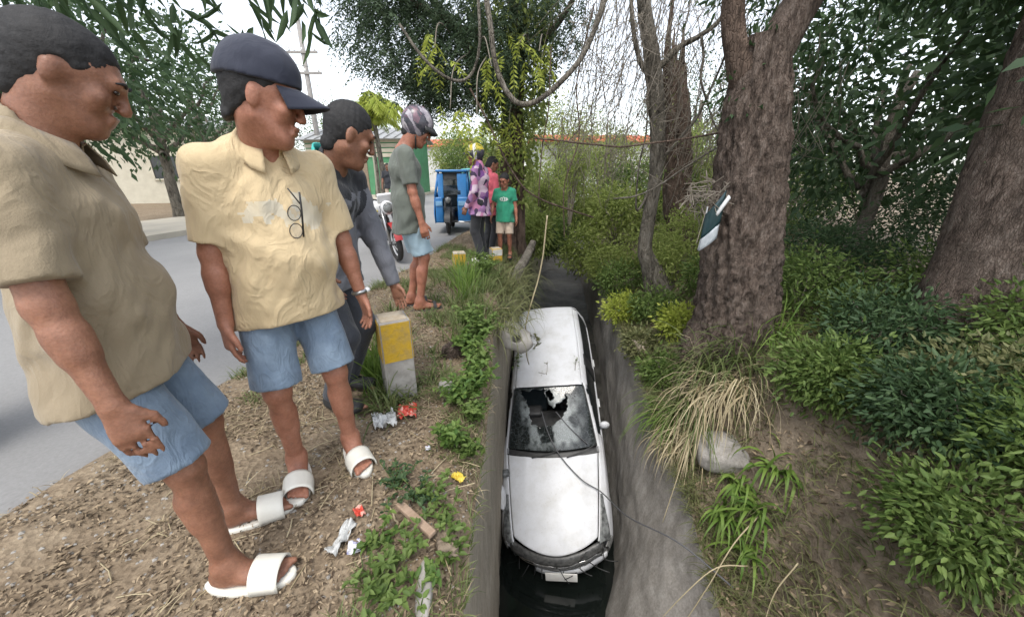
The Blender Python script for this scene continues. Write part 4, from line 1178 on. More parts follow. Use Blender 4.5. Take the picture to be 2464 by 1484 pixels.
# tricycles ------------------------------------------------------------------
M['tri_blue'] = pmat('tricycle_blue', (.03, .19, .46), (.025, .15, .38), 5, .35, .1, 30, .004)
M['tri_lblue'] = pmat('tricycle_stripe', (.22, .42, .62), (.16, .34, .55), 9, .4)
M['tri_teal'] = pmat('tricycle_teal', (.10, .42, .40), (.07, .34, .33), 5, .4)
def tricycle(loc, rz, col, label, sc_=1.0, group='tricycles on the road'):
    o = empty('tricycle', loc, rz, label, 'tricycle', group); o.scale = (sc_,) * 3
    def part(nm, mat, f, par=None):
        mb = MB(); f(mb); return mb.build(nm, M[mat], par or o)
    # +Y is the front; the cab wraps the motorcycle
    wheel(o, (.12, .62, .26), .26, .045, 'alloy'); wheel(o, (.12, -.62, .26), .26, .05, 'alloy'); wheel(o, (-.46, -.35, .24), .24, .05, 'alloy')
    for sx in (-1, 1):
        xb, xt = (.46 if sx > 0 else -.44), (.33 if sx > 0 else -.34)
        V = np.array([[(sx * abs(x0), y, z) for y in np.linspace(.55 - .12 * (z - .2), -.85, 8)] for z, x0 in ((.26, xb * .95), (.5, xb), (.85, (xb * .8 + xt * .2)), (.98, (xb * .6 + xt * .4)))])
        p_ = part('side_panel', col, lambda mb: mb.add(V, grid_faces(4, 8))); md = p_.modifiers.new('t', 'SOLIDIFY'); md.thickness = .02
        part('stripe', 'tri_lblue', lambda mb: box(mb, (sx * (abs(xb) + .012), -.15, .66), (.012, 1.1, .09), .003), p_)
        part('pillar', col, lambda mb: add_tube(mb, [(sx * abs(xb) * .93, .47, .90), (sx * abs(xt), .30, 1.48)], .03, 8))
        part('pillar', col, lambda mb: add_tube(mb, [(sx * abs(xb) * .93, -.80, .90), (sx * abs(xt), -.78, 1.48)], .03, 8))
        # front shield halves
        x0, x1 = (.24, .43) if sx > 0 else (-.44, -.12)
        f_ = part('front_panel', col, lambda mb: (box(mb, ((x0 + x1) / 2, .52, .58), (abs(x1 - x0), .05, .62), .03), box(mb, ((x0 * .9 + x1 * .8) / 2, .44, 1.15), (abs(x1 - x0) * .72, .04, .60), .02, (R_(12), 0, 0))))
        part('stripe', 'tri_lblue', lambda mb: box(mb, ((x0 + x1) / 2, .556, .74), (abs(x1 - x0) * .85, .02, .11), .004), f_)
    part('roof', col, lambda mb: box(mb, (0, -.22, 1.50), (.78, 1.30, .06), .025))
    part('sun_band', 'black_plastic', lambda mb: box(mb, (0, .36, 1.38), (.48, .02, .18), .006, (R_(14), 0, 0)))
    part('windscreen', 'glass', lambda mb: box(mb, (0, .46, 1.12), (.42, .008, .36), .002, (R_(14), 0, 0)))
    part('floor', 'black_plastic', lambda mb: box(mb, (.05, -.15, .28), (.74, 1.2, .04), .01))
    part('bench_seat', 'seat_cloth', lambda mb: (box(mb, (.12, -.45, .52), (.55, .4, .12), .03), box(mb, (.12, -.68, .78), (.55, .1, .4), .03)))
    part('rear_panel', col, lambda mb: box(mb, (0, -.84, .70), (.80, .04, .85), .02))
    part('fork', 'black_plastic', lambda mb: [add_tube(mb, [(.12 + q, .62, .26), (.12 + q, .46, .86)], .022, 8) for q in (-.07, .07)])
    part('handlebar', 'black_plastic', lambda mb: add_tube(mb, spline([(.40, .36, .92), (.12, .48, .92), (-.16, .36, .92)], 12), .013, 8))
    hl = part('headlight', 'black_plastic', lambda mb: ellipsoid(mb, (.10, .58, .82), (.09, .08, .09), 10))
    part('lens', 'lens', lambda mb: ellipsoid(mb, (.10, .62, .82), (.075, .05, .075), 10), hl)
    part('front_fender', 'black_plastic', lambda mb: mb.add(np.array([[(.12 + x, .62 + .31 * math.cos(a), .26 + .31 * math.sin(a)) for x in (-.07, 0, .07)] for a in np.linspace(.2, 2.6, 12)]), grid_faces(12, 3)))
    part('engine', 'mc_engine', lambda mb: box(mb, (.12, .10, .42), (.26, .36, .34), .05))
    part('bumper', 'chrome', lambda mb: add_tube(mb, spline([(-.1, .60, .30), (-.3, .62, .30), (-.46, .52, .30)], 10), .016, 8))
    return o
tricycle((-1.40, 9.2, .03), R_(184), 'tri_blue', 'blue tricycle cab coming along the road past the bystanders', .92)
tricycle((-1.02, 11.4, .03), R_(194), 'tri_teal', 'teal tricycle half hidden behind the blue one', .95)

# buildings across the road --------------------------------------------------
M['b_green'] = pmat('green_paint', (.10, .30, .15), (.08, .24, .12), 3, .8, .2, 30, .01)
M['b_cream'] = pmat('cream_paint', (.60, .56, .45), (.52, .48, .38), 3, .8, .2, 30, .01)
M['b_white'] = pmat('white_wall', (.68, .68, .66), (.58, .58, .56), 2, .85, .2, 30, .01)
M['b_roof'] = pmat('tin_roof', (.32, .33, .33), (.24, .24, .23), 4, .5, .2, 30, .01)
M['b_orange'] = pmat('orange_roof', (.52, .13, .06), (.44, .11, .05), 4, .6, .2, 30, .01)
M['b_brick'] = pmat('brick_paint', (.42, .20, .12), (.34, .17, .11), 6, .85, .3, 40, .01)
M['wood'] = pmat('old_wood', (.22, .165, .115), (.31, .245, .18), 8, .9, .5, 30, .01, stretch=(1, 1, 6))
M['b_window'] = pmat('dim_window', (.03, .035, .04), (.05, .055, .06), 4, .15)
def building(loc, rz, wd, dp, ht, wall, roofm, label, over=.35, rise=.7, windows=(), planks=0, plankm='b_cream', door=None):
    o = empty('building', loc, rz, label, 'building')
    mb = MB(); box(mb, (0, 0, ht / 2 - .1), (wd, dp, ht + .2)); wl = mb.build('wall', M[wall], o, smooth=False)
    V = [(-wd / 2 - over, -dp / 2 - over, ht - .05), (wd / 2 + over, -dp / 2 - over, ht - .05), (wd / 2 + over, 0, ht + rise), (-wd / 2 - over, 0, ht + rise),
         (-wd / 2 - over, dp / 2 + over, ht - .05), (wd / 2 + over, dp / 2 + over, ht - .05)]
    mb = MB(); mb.add(V, [[0, 1, 2, 3], [3, 2, 5, 4]]); rf = mb.build('roof', M[roofm], o, smooth=False); md = rf.modifiers.new('t', 'SOLIDIFY'); md.thickness = .06
    for k in range(int(wd / .6)):
        x = -wd / 2 + .3 + k * .6
        mb = MB(); add_tube(mb, [(x, -dp / 2 - over, ht - .02), (x, 0, ht + rise + .03)], .03, 5); mb.build('rib', M[roofm], rf)
    mb = MB(); mb.add([(-wd / 2, -dp / 2, ht), (-wd / 2, dp / 2, ht), (-wd / 2, 0, ht + rise - .08)], [[0, 1, 2]]); mb.add([(wd / 2, -dp / 2, ht), (wd / 2, dp / 2, ht), (wd / 2, 0, ht + rise - .08)], [[0, 2, 1]]); mb.build('gable', M[wall], wl, smooth=False)
    for k in range(planks):
        mb = MB(); box(mb, (0, -dp / 2 - .02, ht - .12 - k * .26), (wd, .05, .20), .01); mb.build('plank', M[plankm], o, smooth=False)
    for x, z, ww, wh in windows:
        mb = MB()
        for q in ((-ww / 2, 0, .07, wh), (ww / 2, 0, .07, wh), (0, -wh / 2, ww + .07, .07), (0, wh / 2, ww + .07, .07), (0, 0, .04, wh)):
            box(mb, (x + q[0], -dp / 2 - .03, z + q[1]), (q[2], .08, q[3]), .004)
        f = mb.build('window', M['b_cream'], o, smooth=False)
        mb = MB(); box(mb, (x, -dp / 2 - .008, z), (ww, .03, wh)); mb.build('pane', M['b_window'], f, smooth=False)
    if door:
        mb = MB(); box(mb, (door, -dp / 2 - .02, 1.0), (.9, .06, 2.0), .01); d = mb.build('door', M['wood'], o, smooth=False)
    return o
building((-8.9, 25.0, 0), R_(-8), 6.0, 4, 3.2, 'b_green', 'b_roof', 'green walled building with pale boards under a tin roof', planks=4, windows=((-1.6, 1.4, .9, .9), (2.0, 1.4, .9, .9)), door=.3)
building((-7.0, 38.0, 0), R_(-8), 7, 5, 3.6, 'b_white', 'b_orange', 'white house with an orange roof farther down the road', windows=((-2, 1.6, 1.1, 1.1), (1.5, 1.6, 1.1, 1.1)), door=0)
building((-3.2, 52.0, 0), R_(-8), 7, 6, 4.2, 'b_brick', 'b_roof', 'brick coloured house at the far end of the road', windows=((-2, 1.6, 1.1, 1.1), (1.5, 1.6, 1.1, 1.1)), door=0)
building((-20, 21.0, 0), R_(20), 9, 6, 3.4, 'b_cream', 'b_roof', 'cream house with tin roof behind the roadside trees', windows=((-2.4, 1.6, 1.2, 1.1), (2.4, 1.6, 1.2, 1.1)), door=0)
building((5.6, 27.0, -.3), R_(4), 8, 5, 3.5, 'b_white', 'b_orange', 'white house with orange roof glimpsed through the thicket', rise=.5, windows=((-2.6, 1.6, 1.2, 1.1), (1.2, 1.6, 1.2, 1.1)))
# blank banner on a bamboo pole
o = empty('banner', (-6.05, 17.2, .1), R_(-10), 'blank white banner hung on a bamboo pole across the road', 'banner')
mb = MB(); add_tube(mb, [(0, 0, 0), (.02, 0, 1.6), (-.03, 0, 3.6)], [.035, .032, .025], 8); mb.build('pole', M['b_cream'], o)
V = np.array([[(-.06 - .62 * u, .02 * math.sin(z * 4), 3.5 - 1.5 * z) for u in np.linspace(0, 1, 6)] for z in np.linspace(0, 1, 10)])
mb = MB(); mb.add(V, grid_faces(10, 6)); c_ = mb.build('cloth', M['b_white'], o); md = c_.modifiers.new('t', 'SOLIDIFY'); md.thickness = .006
# utility pole and wires
M['pole_wood'] = pmat('pole_grey', (.34, .32, .30), (.26, .245, .23), 6, .85, .3, 30, .01)
o = empty('utility_pole', (-11.6, 24, 0), 0, 'grey utility pole with crossarms against the sky', 'utility pole')
mb = MB(); add_tube(mb, [(0, 0, -.3), (0, 0, 5), (0, 0, 10.6)], [.17, .14, .10], 12); mb.build('pole', M['pole_wood'], o)
for z, L in ((10.3, 1.1), (7.6, 1.4), (6.6, 1.5)):
    mb = MB(); box(mb, (0, -.12, z), (2 * L * .6, .1, .12), .01); ca = mb.build('crossarm', M['pole_wood'], o, smooth=False)
    for q in (-.5, 0, .5):
        mb = MB(); add_tube(mb, [(q * L, -.12, z + .05), (q * L, -.12, z + .22)], [.05, .03], 8); mb.build('insulator', M['b_white'], ca)
M['wire'] = pmat('wire', (.06, .06, .06), (.08, .08, .08), 5, .6)
M['wire_grey'] = pmat('cable_grey', (.07, .07, .075), (.11, .11, .115), 60, .6)
M['frag_glass'] = pmat('teal_glass', (.012, .035, .04), (.03, .06, .065), 8, .15)
M['lens_pale'] = pmat('pale_lens', (.45, .48, .50), (.30, .33, .35), 10, .2)
def wire(a, b, sag, r, label, mat='wire', n=30, group=None, cat='wire', name='wire'):
    a = np.array(a, float); b = np.array(b, float); t_ = np.linspace(0, 1, n)[:, None]
    P = a * (1 - t_) + b * t_; P[:, 2] -= sag * 4 * (t_ * (1 - t_))[:, 0]
    mb = MB(); add_tube(mb, P, r, 5); return tag(mb.build(name, M[mat], None), label, cat, group)
for k, (z, x) in enumerate(((10.52, -.55), (10.52, .55), (7.82, -.7), (6.82, .7))):
    wire((-11.6 + x, 23.88, z), (3 + x, 75, z - 1.0), 1.2, .012, 'overhead power line running from the utility pole down the road', group='power lines')
    wire((-11.6 + x, 23.88, z), (-24 + x, -20, z + .5), 1.2, .012, 'overhead power line running from the utility pole back past the verge', group='power lines')

# ------------------------------------------------------------------ vegetation
def unit(v): return v / (np.linalg.norm(v, axis=-1, keepdims=True) + 1e-9)
def add_leaves(mb, P, D, L, W, m=0, fold=.25, up=None, fine=False):
    """one folded rhombus for each leaf, or two pointed halves when it is seen close"""
    P = np.asarray(P, float); n = len(P)
    if n == 0: return mb
    D = unit(np.asarray(D, float)); L = np.broadcast_to(L, (n,)); W = np.broadcast_to(W, (n,))
    r = rng.normal(size=(n, 3)) if up is None else np.asarray(up, float) + rng.normal(size=(n, 3)) * .3
    S_ = unit(np.cross(D, r)); N = np.cross(S_, D)
    if fine:
        l_ = L[:, None]; w_ = W[:, None]; nn = N * (fold * .35)
        b = P; tip = P + D * l_ - N * (.18 * l_)
        q1 = P + D * (l_ * .28) + nn * w_ ; q2 = P + D * (l_ * .66) + nn * w_ - N * (.05 * l_)
        V = np.stack([b, q1 + S_ * w_ * .48, q2 + S_ * w_ * .36, tip, q2 - S_ * w_ * .36, q1 - S_ * w_ * .48], 1).reshape(-1, 3)
        i = np.arange(n)[:, None] * 6
        return mb.add(V, np.concatenate([i + np.array([[0, 1, 2, 3]]), i + np.array([[0, 3, 4, 5]])]), m)
    b = P; tip = P + D * L[:, None] - N * (fold * .25 * L)[:, None]; mid = P + D * (L * .42)[:, None] + N * (fold * .12 * L)[:, None]
    V = np.stack([b, mid + S_ * (W / 2)[:, None], tip, mid - S_ * (W / 2)[:, None]], 1).reshape(-1, 3)
    i = np.arange(n)[:, None] * 4
    return mb.add(V, i + np.array([[0, 1, 2, 3]]), m)
def add_blades(mb, P, D, L, W, droop, segs=4, m=0):
    """arched grass blades"""
    P = np.asarray(P, float); n = len(P); D = unit(np.asarray(D, float))
    L = np.broadcast_to(L, (n,)); W = np.broadcast_to(W, (n,)); droop = np.broadcast_to(droop, (n,))
    S_ = unit(np.cross(D, np.array([0, 0, 1.]) + rng.normal(size=(n, 3)) * .2))
    rows = []; p = P.copy(); d = D.copy()
    for k in range(segs + 1):
        wv = (W * (1 - (k / segs) ** 1.6) * .5 + .0004)[:, None]
        rows.append(np.stack([p - S_ * wv, p + S_ * wv], 1))
        d = unit(d + np.array([0, 0, -1.]) * (droop / segs * (.5 + k * .5))[:, None]); p = p + d * (L / segs)[:, None]
    V = np.stack(rows, 1).reshape(-1, 3)      # n, segs+1, 2
    base = (np.arange(n) * (segs + 1) * 2)[:, None, None]
    k = (np.arange(segs) * 2)[None, :, None]
    F = (base + k + np.array([0, 1, 3, 2])[None, None]).reshape(-1, 4)
    return mb.add(V, F, m)
def add_pinnate(mb, P, D, L, pairs, ll, lw, droop=.8, m=0, stem=True):
    """compound leaves, each a drooping rib with leaflets in pairs"""
    P = np.asarray(P, float); n = len(P); D = unit(np.asarray(D, float)); L = np.broadcast_to(L, (n,)); 
    S_ = unit(np.cross(D, np.array([0, 0, 1.]) + rng.normal(size=(n, 3)) * .25))
    down = np.array([0, 0, -1.])
    for k in range(pairs):
        s = (k + 1) / pairs
        c = P + D * (L * s)[:, None] + down * (droop * L * s ** 2 * .5)[:, None]
        dd = unit(D + down * droop * s)
        sz = math.sin(math.pi * (.15 + .75 * s)) * .4 + .6
        for q in (-1, 1):
            add_leaves(mb, c, S_ * q * .9 + dd * .55 + down * .25 + rng.normal(size=(n, 3)) * .12, ll * sz, lw * sz, m, .2)
    if stem:
        for i in range(min(n, 400)):
            t_ = np.linspace(0, 1, 4)[:, None]
            add_tube(mb, P[i] + D[i] * L[i] * t_ + down * droop * L[i] * t_ ** 2 * .5, .003, 3, False, m=m)
    return mb
def ball(n, c, r, shell=.3):
    d = unit(rng.normal(size=(n, 3))); q = rng.uniform(shell, 1, (n, 1)) ** .5
    return np.array(c) + d * q * np.array(r), d
def clumps(mb, c, r, nc, per, cr, L, W, m=0, droop=.3, shell=.35):
    C, _ = ball(nc, c, r, shell)
    pts = np.repeat(C, per, 0) + rng.normal(size=(nc * per, 3)) * cr
    out = unit(pts - np.repeat(C, per, 0)) + unit(pts - np.array(c)) * .5 + np.array([0, 0, -droop]) + rng.normal(size=(nc * per, 3)) * .4
    n = len(pts)
    return add_leaves(mb, pts, out, L * rng.uniform(.6, 1.25, n), W * rng.uniform(.7, 1.2, n), m, fine=L < .125)
def wig(P, n, amp):
    Q = spline(P, n); t_ = np.linspace(0, 1, n)
    for a in range(3): Q[:, a] += amp * np.interp(t_, np.linspace(0, 1, 7), rng.normal(size=7))
    return Q
def bark_tube(mb, P, r, sides=48, n=140, ridge=.06, fr=5, seed=3, flare=0):
    Q = spline(P, n); rr = np.interp(np.linspace(0, 1, n), np.linspace(0, 1, len(r)), r)
    T, N, B = frames(Q); a = np.linspace(0, 2 * np.pi, sides, endpoint=False)
    s_ = np.concatenate([[0], np.cumsum(np.linalg.norm(np.diff(Q, axis=0), axis=1))])
    A, SS_ = np.meshgrid(a, s_)
    x = np.cos(A) * 2; 
    h = fbm(A * fr / 1.57 + .4 * np.sin(SS_ * 5), SS_ * 3.2, seed, 4) + fbm((A % (2 * np.pi)) * fr * 1.5, SS_ * 9, seed + 9, 3) * .8
    h = h * np.minimum(1, np.minimum(A, 2 * np.pi - A) * 4 + .15)
    k = rr[:, None] * (1 + ridge * h * 2.2 + flare * np.exp(-SS_ / .35) * (.5 + .5 * np.sin(A * 4 + 1)))
    V = Q[:, None] + k[..., None] * (np.cos(a)[None, :, None] * N[:, None] + np.sin(a)[None, :, None] * B[:, None])
    return mb.add(V, grid_faces(n, sides, True))
def barkmat(name, a, b, sc_=14):
    t = NT(name); v = t.coord('Object', (1, 1, .35)); v2 = t.coord('Object')
    n1 = t.noise(v, sc_, 8, .7, .6); n2 = t.noise(v2, 3, 4)
    vo = t.n('ShaderNodeTexVoronoi', feature='DISTANCE_TO_EDGE'); vo.inputs['Scale'].default_value = sc_ * 3.2; t.l(v, vo.inputs['Vector'])
    col = t.ramp(n1, [(.36, tuple(x * .3 for x in a)), (.5, a), (.68, b)])
    col = t.mix(t.ramp(n2, [(.45, (0, 0, 0)), (.65, (.55, .55, .55))]), col, tuple((x + y) * .33 for x, y in zip(a, b)))
    crk = t.ramp(vo.outputs['Distance'], [(.0, (0, 0, 0)), (.12, (1, 1, 1))])
    h = t.mix(.18, n1, crk)
    return t.pbr(col, .92, t.bump(h, 1.0, .06), Specular_IOR_Level=.2)
M['bark_red'] = barkmat('bark_reddish', (.15, .112, .09), (.27, .22, .185), 20)
M['bark_grey'] = barkmat('bark_grey', (.17, .15, .12), (.29, .265, .225), 12)
M['bark_dark'] = barkmat('bark_dark', (.12, .085, .065), (.22, .16, .125), 12)
M['twig'] = pmat('twig', (.16, .135, .105), (.24, .21, .17), 8, .9)
M['leaf_dark'] = leafmat('leaf_dark', (.035, .07, .03), (.075, .125, .05), .3)
M['leaf_blue'] = leafmat('leaf_bluish', (.05, .085, .045), (.11, .155, .085), .35)
M['leaf_mid'] = leafmat('leaf_mid', (.08, .135, .032), (.18, .25, .07), .4)
M['leaf_light'] = leafmat('leaf_light', (.20, .26, .06), (.38, .43, .14), .5)
M['leaf_yellow'] = leafmat('leaf_yellow', (.28, .35, .05), (.48, .52, .11), .45)
M['leaf_lime'] = leafmat('leaf_lime', (.065, .13, .028), (.17, .25, .06), .35)
M['leaf_olive'] = leafmat('leaf_olive', (.10, .12, .045), (.22, .22, .10), .3)
M['straw'] = leafmat('straw', (.36, .29, .17), (.58, .50, .33), .2)
M['straw_dull'] = leafmat('straw_dull', (.20, .155, .09), (.42, .35, .22), .2)
M['litter'] = leafmat('dead_leaf', (.05, .032, .02), (.40, .31, .205), .1, .8)
M['grass'] = leafmat('grass_blade', (.07, .11, .03), (.22, .25, .10), .35)
M['grass_lime'] = leafmat('grass_bright', (.09, .17, .03), (.22, .32, .07), .35)

def tree(name, label, base, group=None, cat='tree'):
    return empty(name, base, 0, label, cat, group)
def rel(P, base): return np.asarray(P, float) - np.asarray(base, float)

# A big leaning trunk with rough bark
A0 = np.array((2.80, 4.25, -.75))
o = tree('leaning_tree', 'thick rough barked leaning trunk on the bank with the car fragment against it', A0)
mb = MB(); bark_tube(mb, rel([A0, (2.76, 4.22, -.3), (2.66, 4.2, .3), (2.60, 4.2, 1.0), (2.53, 4.2, 1.65), (2.47, 4.2, 2.1), (2.46, 4.22, 2.6)], A0), [.52, .44, .385, .355, .32, .27, .20], 110, 320, .16, 11, 5, .25)
mb.build('trunk', M['bark_red'], o)
mb = MB()
bark_tube(mb, rel([(2.44, 4.2, 2.0), (2.20, 4.2, 2.45), (2.09, 4.2, 2.75), (2.03, 4.2, 3.2), (1.9, 4.3, 4.4)], A0), [.16, .11, .10, .09, .06], 24, 60, .06, 5, 8)
mb.build('limb', M['bark_dark'], o)
mb = MB(); bark_tube(mb, rel([(2.46, 4.2, 2.3), (2.75, 4.25, 2.9), (3.3, 4.4, 3.8), (3.8, 4.6, 4.8)], A0), [.2, .16, .13, .09], 24, 60, .06, 5, 18); mb.build('limb', M['bark_red'], o)
mb = MB(); clumps(mb, rel((3.3, 4.6, 3.7), A0), (1.4, 1.3, .9), 70, 45, .16, .11, .035, 0, .5)
clumps(mb, rel((2.35, 4.25, 2.2), A0), (.12, .2, .5), 10, 22, .08, .10, .04, 0, .5); mb.build('crown', M['leaf_dark'], o)

# B slender grey tree with bare twigs
B0 = np.array((2.62, 6.2, -.6))
o = tree('slender_tree', 'slender grey curving tree with bare hanging twigs on the bank', B0)
mb = MB(); bark_tube(mb, rel([B0, (2.40, 6.2, -.15), (2.27, 6.2, .15), (2.268, 6.2, .7), (2.29, 6.2, 1.35), (2.217, 6.2, 2.06), (2.044, 6.2, 2.87), (1.81, 6.2, 3.6), (1.6, 6.2, 4.6)], B0), [.22, .15, .115, .105, .105, .11, .105, .09, .06], 28, 120, .06, 4, 12, .3)
mb.build('trunk', M['bark_grey'], o)
for P, r in (([(2.08, 6.2, 2.7), (2.4, 6.1, 3.0), (2.8, 6.1, 3.3), (3.3, 6.0, 3.9)], .05), ([(2.1, 6.2, 2.6), (1.85, 6.15, 2.95), (1.6, 6.1, 3.5), (1.5, 6.1, 4.2)], .045), ([(2.22, 6.2, 2.0), (1.98, 6.1, 2.3), (1.93, 6.05, 2.7), (1.7, 6, 3.4)], .03),
             ([(2.27, 6.2, 1.2), (2.05, 6.1, .8), (1.95, 6.0, 1.5), (1.9, 5.9, 2.3)], .022), ([(2.25, 6.2, 1.5), (2.6, 6.1, 1.9), (2.9, 6.0, 2.6), (3.1, 5.9, 3.4)], .026), ([(2.6, 6.1, 3.15), (2.7, 6.0, 2.6), (2.95, 5.9, 2.0), (3.3, 5.8, 1.7)], .02)):
    mb = MB(); Q = wig(rel(P, B0), 26, .03); add_tube(mb, Q, np.linspace(r, r * .4, 26), 8, True, .05); mb.build('branch', M['bark_grey'], o)
mb = MB()
for k in range(330):
    x0 = rng.uniform(1.0, 4.4); z0 = rng.uniform(2.2, 4.6); y0 = rng.uniform(5.2, 8.2)
    L = rng.uniform(.5, 1.7); dx = rng.normal() * .35 - .15
    Q = [(x0, y0, z0), (x0 + dx * .5 + rng.normal() * .08, y0 + rng.normal() * .1, z0 - L * .5), (x0 + dx, y0 + rng.normal() * .15, z0 - L)]
    add_tube(mb, rel(spline(Q, 8), B0), np.linspace(.007, .003, 8), 3, False)
    for j in range(2):
        q = np.array(Q[1]) * rng.uniform(.9, 1) + np.array(Q[0]) * 0; q = np.array(Q[1]) + (np.array(Q[2]) - np.array(Q[1])) * rng.uniform(0, .8)
        add_tube(mb, rel(spline([q, q + rng.normal(size=3) * .12 + [0, 0, -.1], q + rng.normal(size=3) * .25 + [0, 0, -.25]], 5), B0), .0035, 3, False)
tw = mb.build('twigs', M['twig'], o); tag(tw, kind='stuff')
mb = MB(); pts = np.stack([rng.uniform(.9, 4.4, 2600), rng.uniform(5.2, 8.2, 2600), 1.2 + 3.2 * rng.uniform(0, 1, 2600) ** .8], 1)
pts = pts[fbm(pts[:, 0] * 1.5, pts[:, 2] * 1.5, 8) > -.02]
add_leaves(mb, rel(pts, B0), rng.normal(size=(len(pts), 3)) + [0, 0, -.6], rng.uniform(.03, .08, len(pts)), .018)
mb.build('crown', M['leaf_olive'], o)

# C brown broken trunk
C0 = np.array((3.80, 8.0, -.6))
o = tree('broken_tree', 'reddish brown snapped tree trunk standing behind the slender grey tree', C0)
mb = MB(); bark_tube(mb, rel([C0, (3.70, 8, .2), (3.475, 8, .85), (3.365, 8, 1.65), (3.18, 8, 2.6), (3.05, 8, 3.3)], C0), [.42, .32, .27, .25, .23, .16], 40, 130, .16, 6, 30, .2); mb.build('trunk', M['bark_dark'], o)
for k in range(5):
    mb = MB(); a = k * 1.3; P = np.array([(3.08 + .1 * math.cos(a), 8 + .1 * math.sin(a), 3.1), (3.04 + .14 * math.cos(a), 8 + .14 * math.sin(a), 3.35 + .1 * k % .3), (3.02 + .12 * math.cos(a), 8 + .1 * math.sin(a), 3.6 + .07 * k)])
    add_tube(mb, rel(P, C0), [.07, .045, .008], 6, True, .15); mb.build('splinter', M['bark_dark'], o)
mb = MB(); bark_tube(mb, rel([(3.2, 8, 2.4), (2.95, 7.9, 2.75), (2.8, 7.8, 3.3), (2.75, 7.7, 4.2)], C0), [.09, .07, .05, .03], 16, 40, .08, 4, 31); mb.build('limb', M['bark_dark'], o)
mb = MB(); clumps(mb, rel((3.6, 8.1, .9), C0), (.4, .4, .8), 16, 26, .1, .10, .045, 0, .4); mb.build('crown', M['leaf_mid'], o)

# D vine covered tree at the verge
D0 = np.array((-.02, 7.35, -.25))
o = tree('vine_covered_tree', 'tall vine covered tree spreading feathery leaves over the bystanders', D0)
mb = MB(); bark_tube(mb, rel([D0, (-.03, 7.3, .4), (-.03, 7.25, 1.1), (0, 7.2, 2.2), (.05, 7.2, 3.1), (.12, 7.2, 4.0), (.2, 7.2, 5.2)], D0), [.30, .22, .19, .185, .17, .14, .1], 36, 120, .12, 6, 40, .3); mb.build('trunk', M['bark_dark'], o)
mb = MB(); bark_tube(mb, rel([(.18, 7.1, -.1), (.16, 7.1, 1.2), (.14, 7.1, 2.4), (.2, 7.1, 3.6)], D0), [.09, .07, .06, .05], 16, 60, .1, 4, 44); mb.build('limb', M['bark_dark'], o)
BR = [([(.02, 7.2, 2.4), (-.35, 7.0, 2.75), (-.75, 6.8, 3.2), (-1.2, 6.5, 3.8)], .10), ([(.05, 7.2, 3.0), (.5, 7.0, 3.4), (1.1, 6.7, 4.0)], .08), ([(.03, 7.2, 2.8), (-.5, 6.6, 3.2), (-1.3, 6.0, 3.5), (-2.2, 5.5, 3.6)], .07), ([(.1, 7.2, 3.8), (-.3, 7.6, 4.4), (-.9, 8, 5)], .07)]
for P, r in BR:
    mb = MB(); Q = wig(rel(P, D0), 30, .04); add_tube(mb, Q, np.linspace(r, r * .35, 30), 10, True, .05); mb.build('branch', M['bark_red'], o)
# feathery crown
mb = MB()
pts = []
for c, r, n in (((-1.5, 6.2, 3.2), (.95, .9, .75), 900), ((-.75, 6.4, 3.0), (.8, .8, .75), 900), ((-1.75, 5.9, 3.7), (.7, .8, .5), 330), ((-.05, 7.0, 3.2), (.6, .55, 1.1), 700), ((.6, 7.0, 3.7), (.7, .7, .8), 520), ((-.8, 6.0, 4.1), (1.5, 1.2, .7), 800), ((-1.2, 6.3, 2.6), (.55, .6, .35), 260)):
    p, _ = ball(n, c, r, .1); pts.append(p)
pts = np.concatenate(pts)
dirs = rng.normal(size=pts.shape) * [1, 1, .3] + [-.35, -.2, -.45]
add_pinnate(mb, rel(pts, D0), dirs, rng.uniform(.18, .32, len(pts)), 7, .07, .021, 1.0, stem=False)
mb.build('crown', M['leaf_blue'], o)
mb = MB(); NV = 3600; h_ = .7 + 3.4 * rng.uniform(0, 1, NV) ** .75; a = rng.uniform(0, 2 * np.pi, NV); rr = .22 + .24 * rng.uniform(0, 1, NV) + .22 * np.clip(h_ - 1.8, 0, 1)
pts = np.stack([.0 + rr * np.cos(a) * 1.15, 7.2 + rr * np.sin(a), h_], 1)
pts = pts[(fbm(a * 2, h_ * 2, 77) > -.14)]
n = len(pts); add_leaves(mb, rel(pts, D0), rng.normal(size=(n, 3)) * .7 + [0, 0, -1], rng.uniform(.07, .15, n), .05, fine=True)
mb.build('vine_leaves', M['leaf_light'], o)
mb = MB()
for c, n in (((-.95, 5.3, 2.75), 9), ((-.25, 5.2, 2.55), 6), ((-.42, 4.9, 1.95), 7), ((-.75, 5.0, 2.0), 5), ((.1, 5.6, 2.9), 7), ((-.05, 6.4, 2.0), 8), ((.35, 5.6, 2.8), 5)):
    p = np.array(c) + rng.normal(size=(n, 3)) * [.09, .1, .16]
    add_pinnate(mb, rel(p, D0), rng.normal(size=(n, 3)) * [.5, .5, .15] + [0, 0, -.5], rng.uniform(.22, .34, n), 7, .095, .030, .9)
mb.build('young_leaves', M['leaf_yellow'], o)
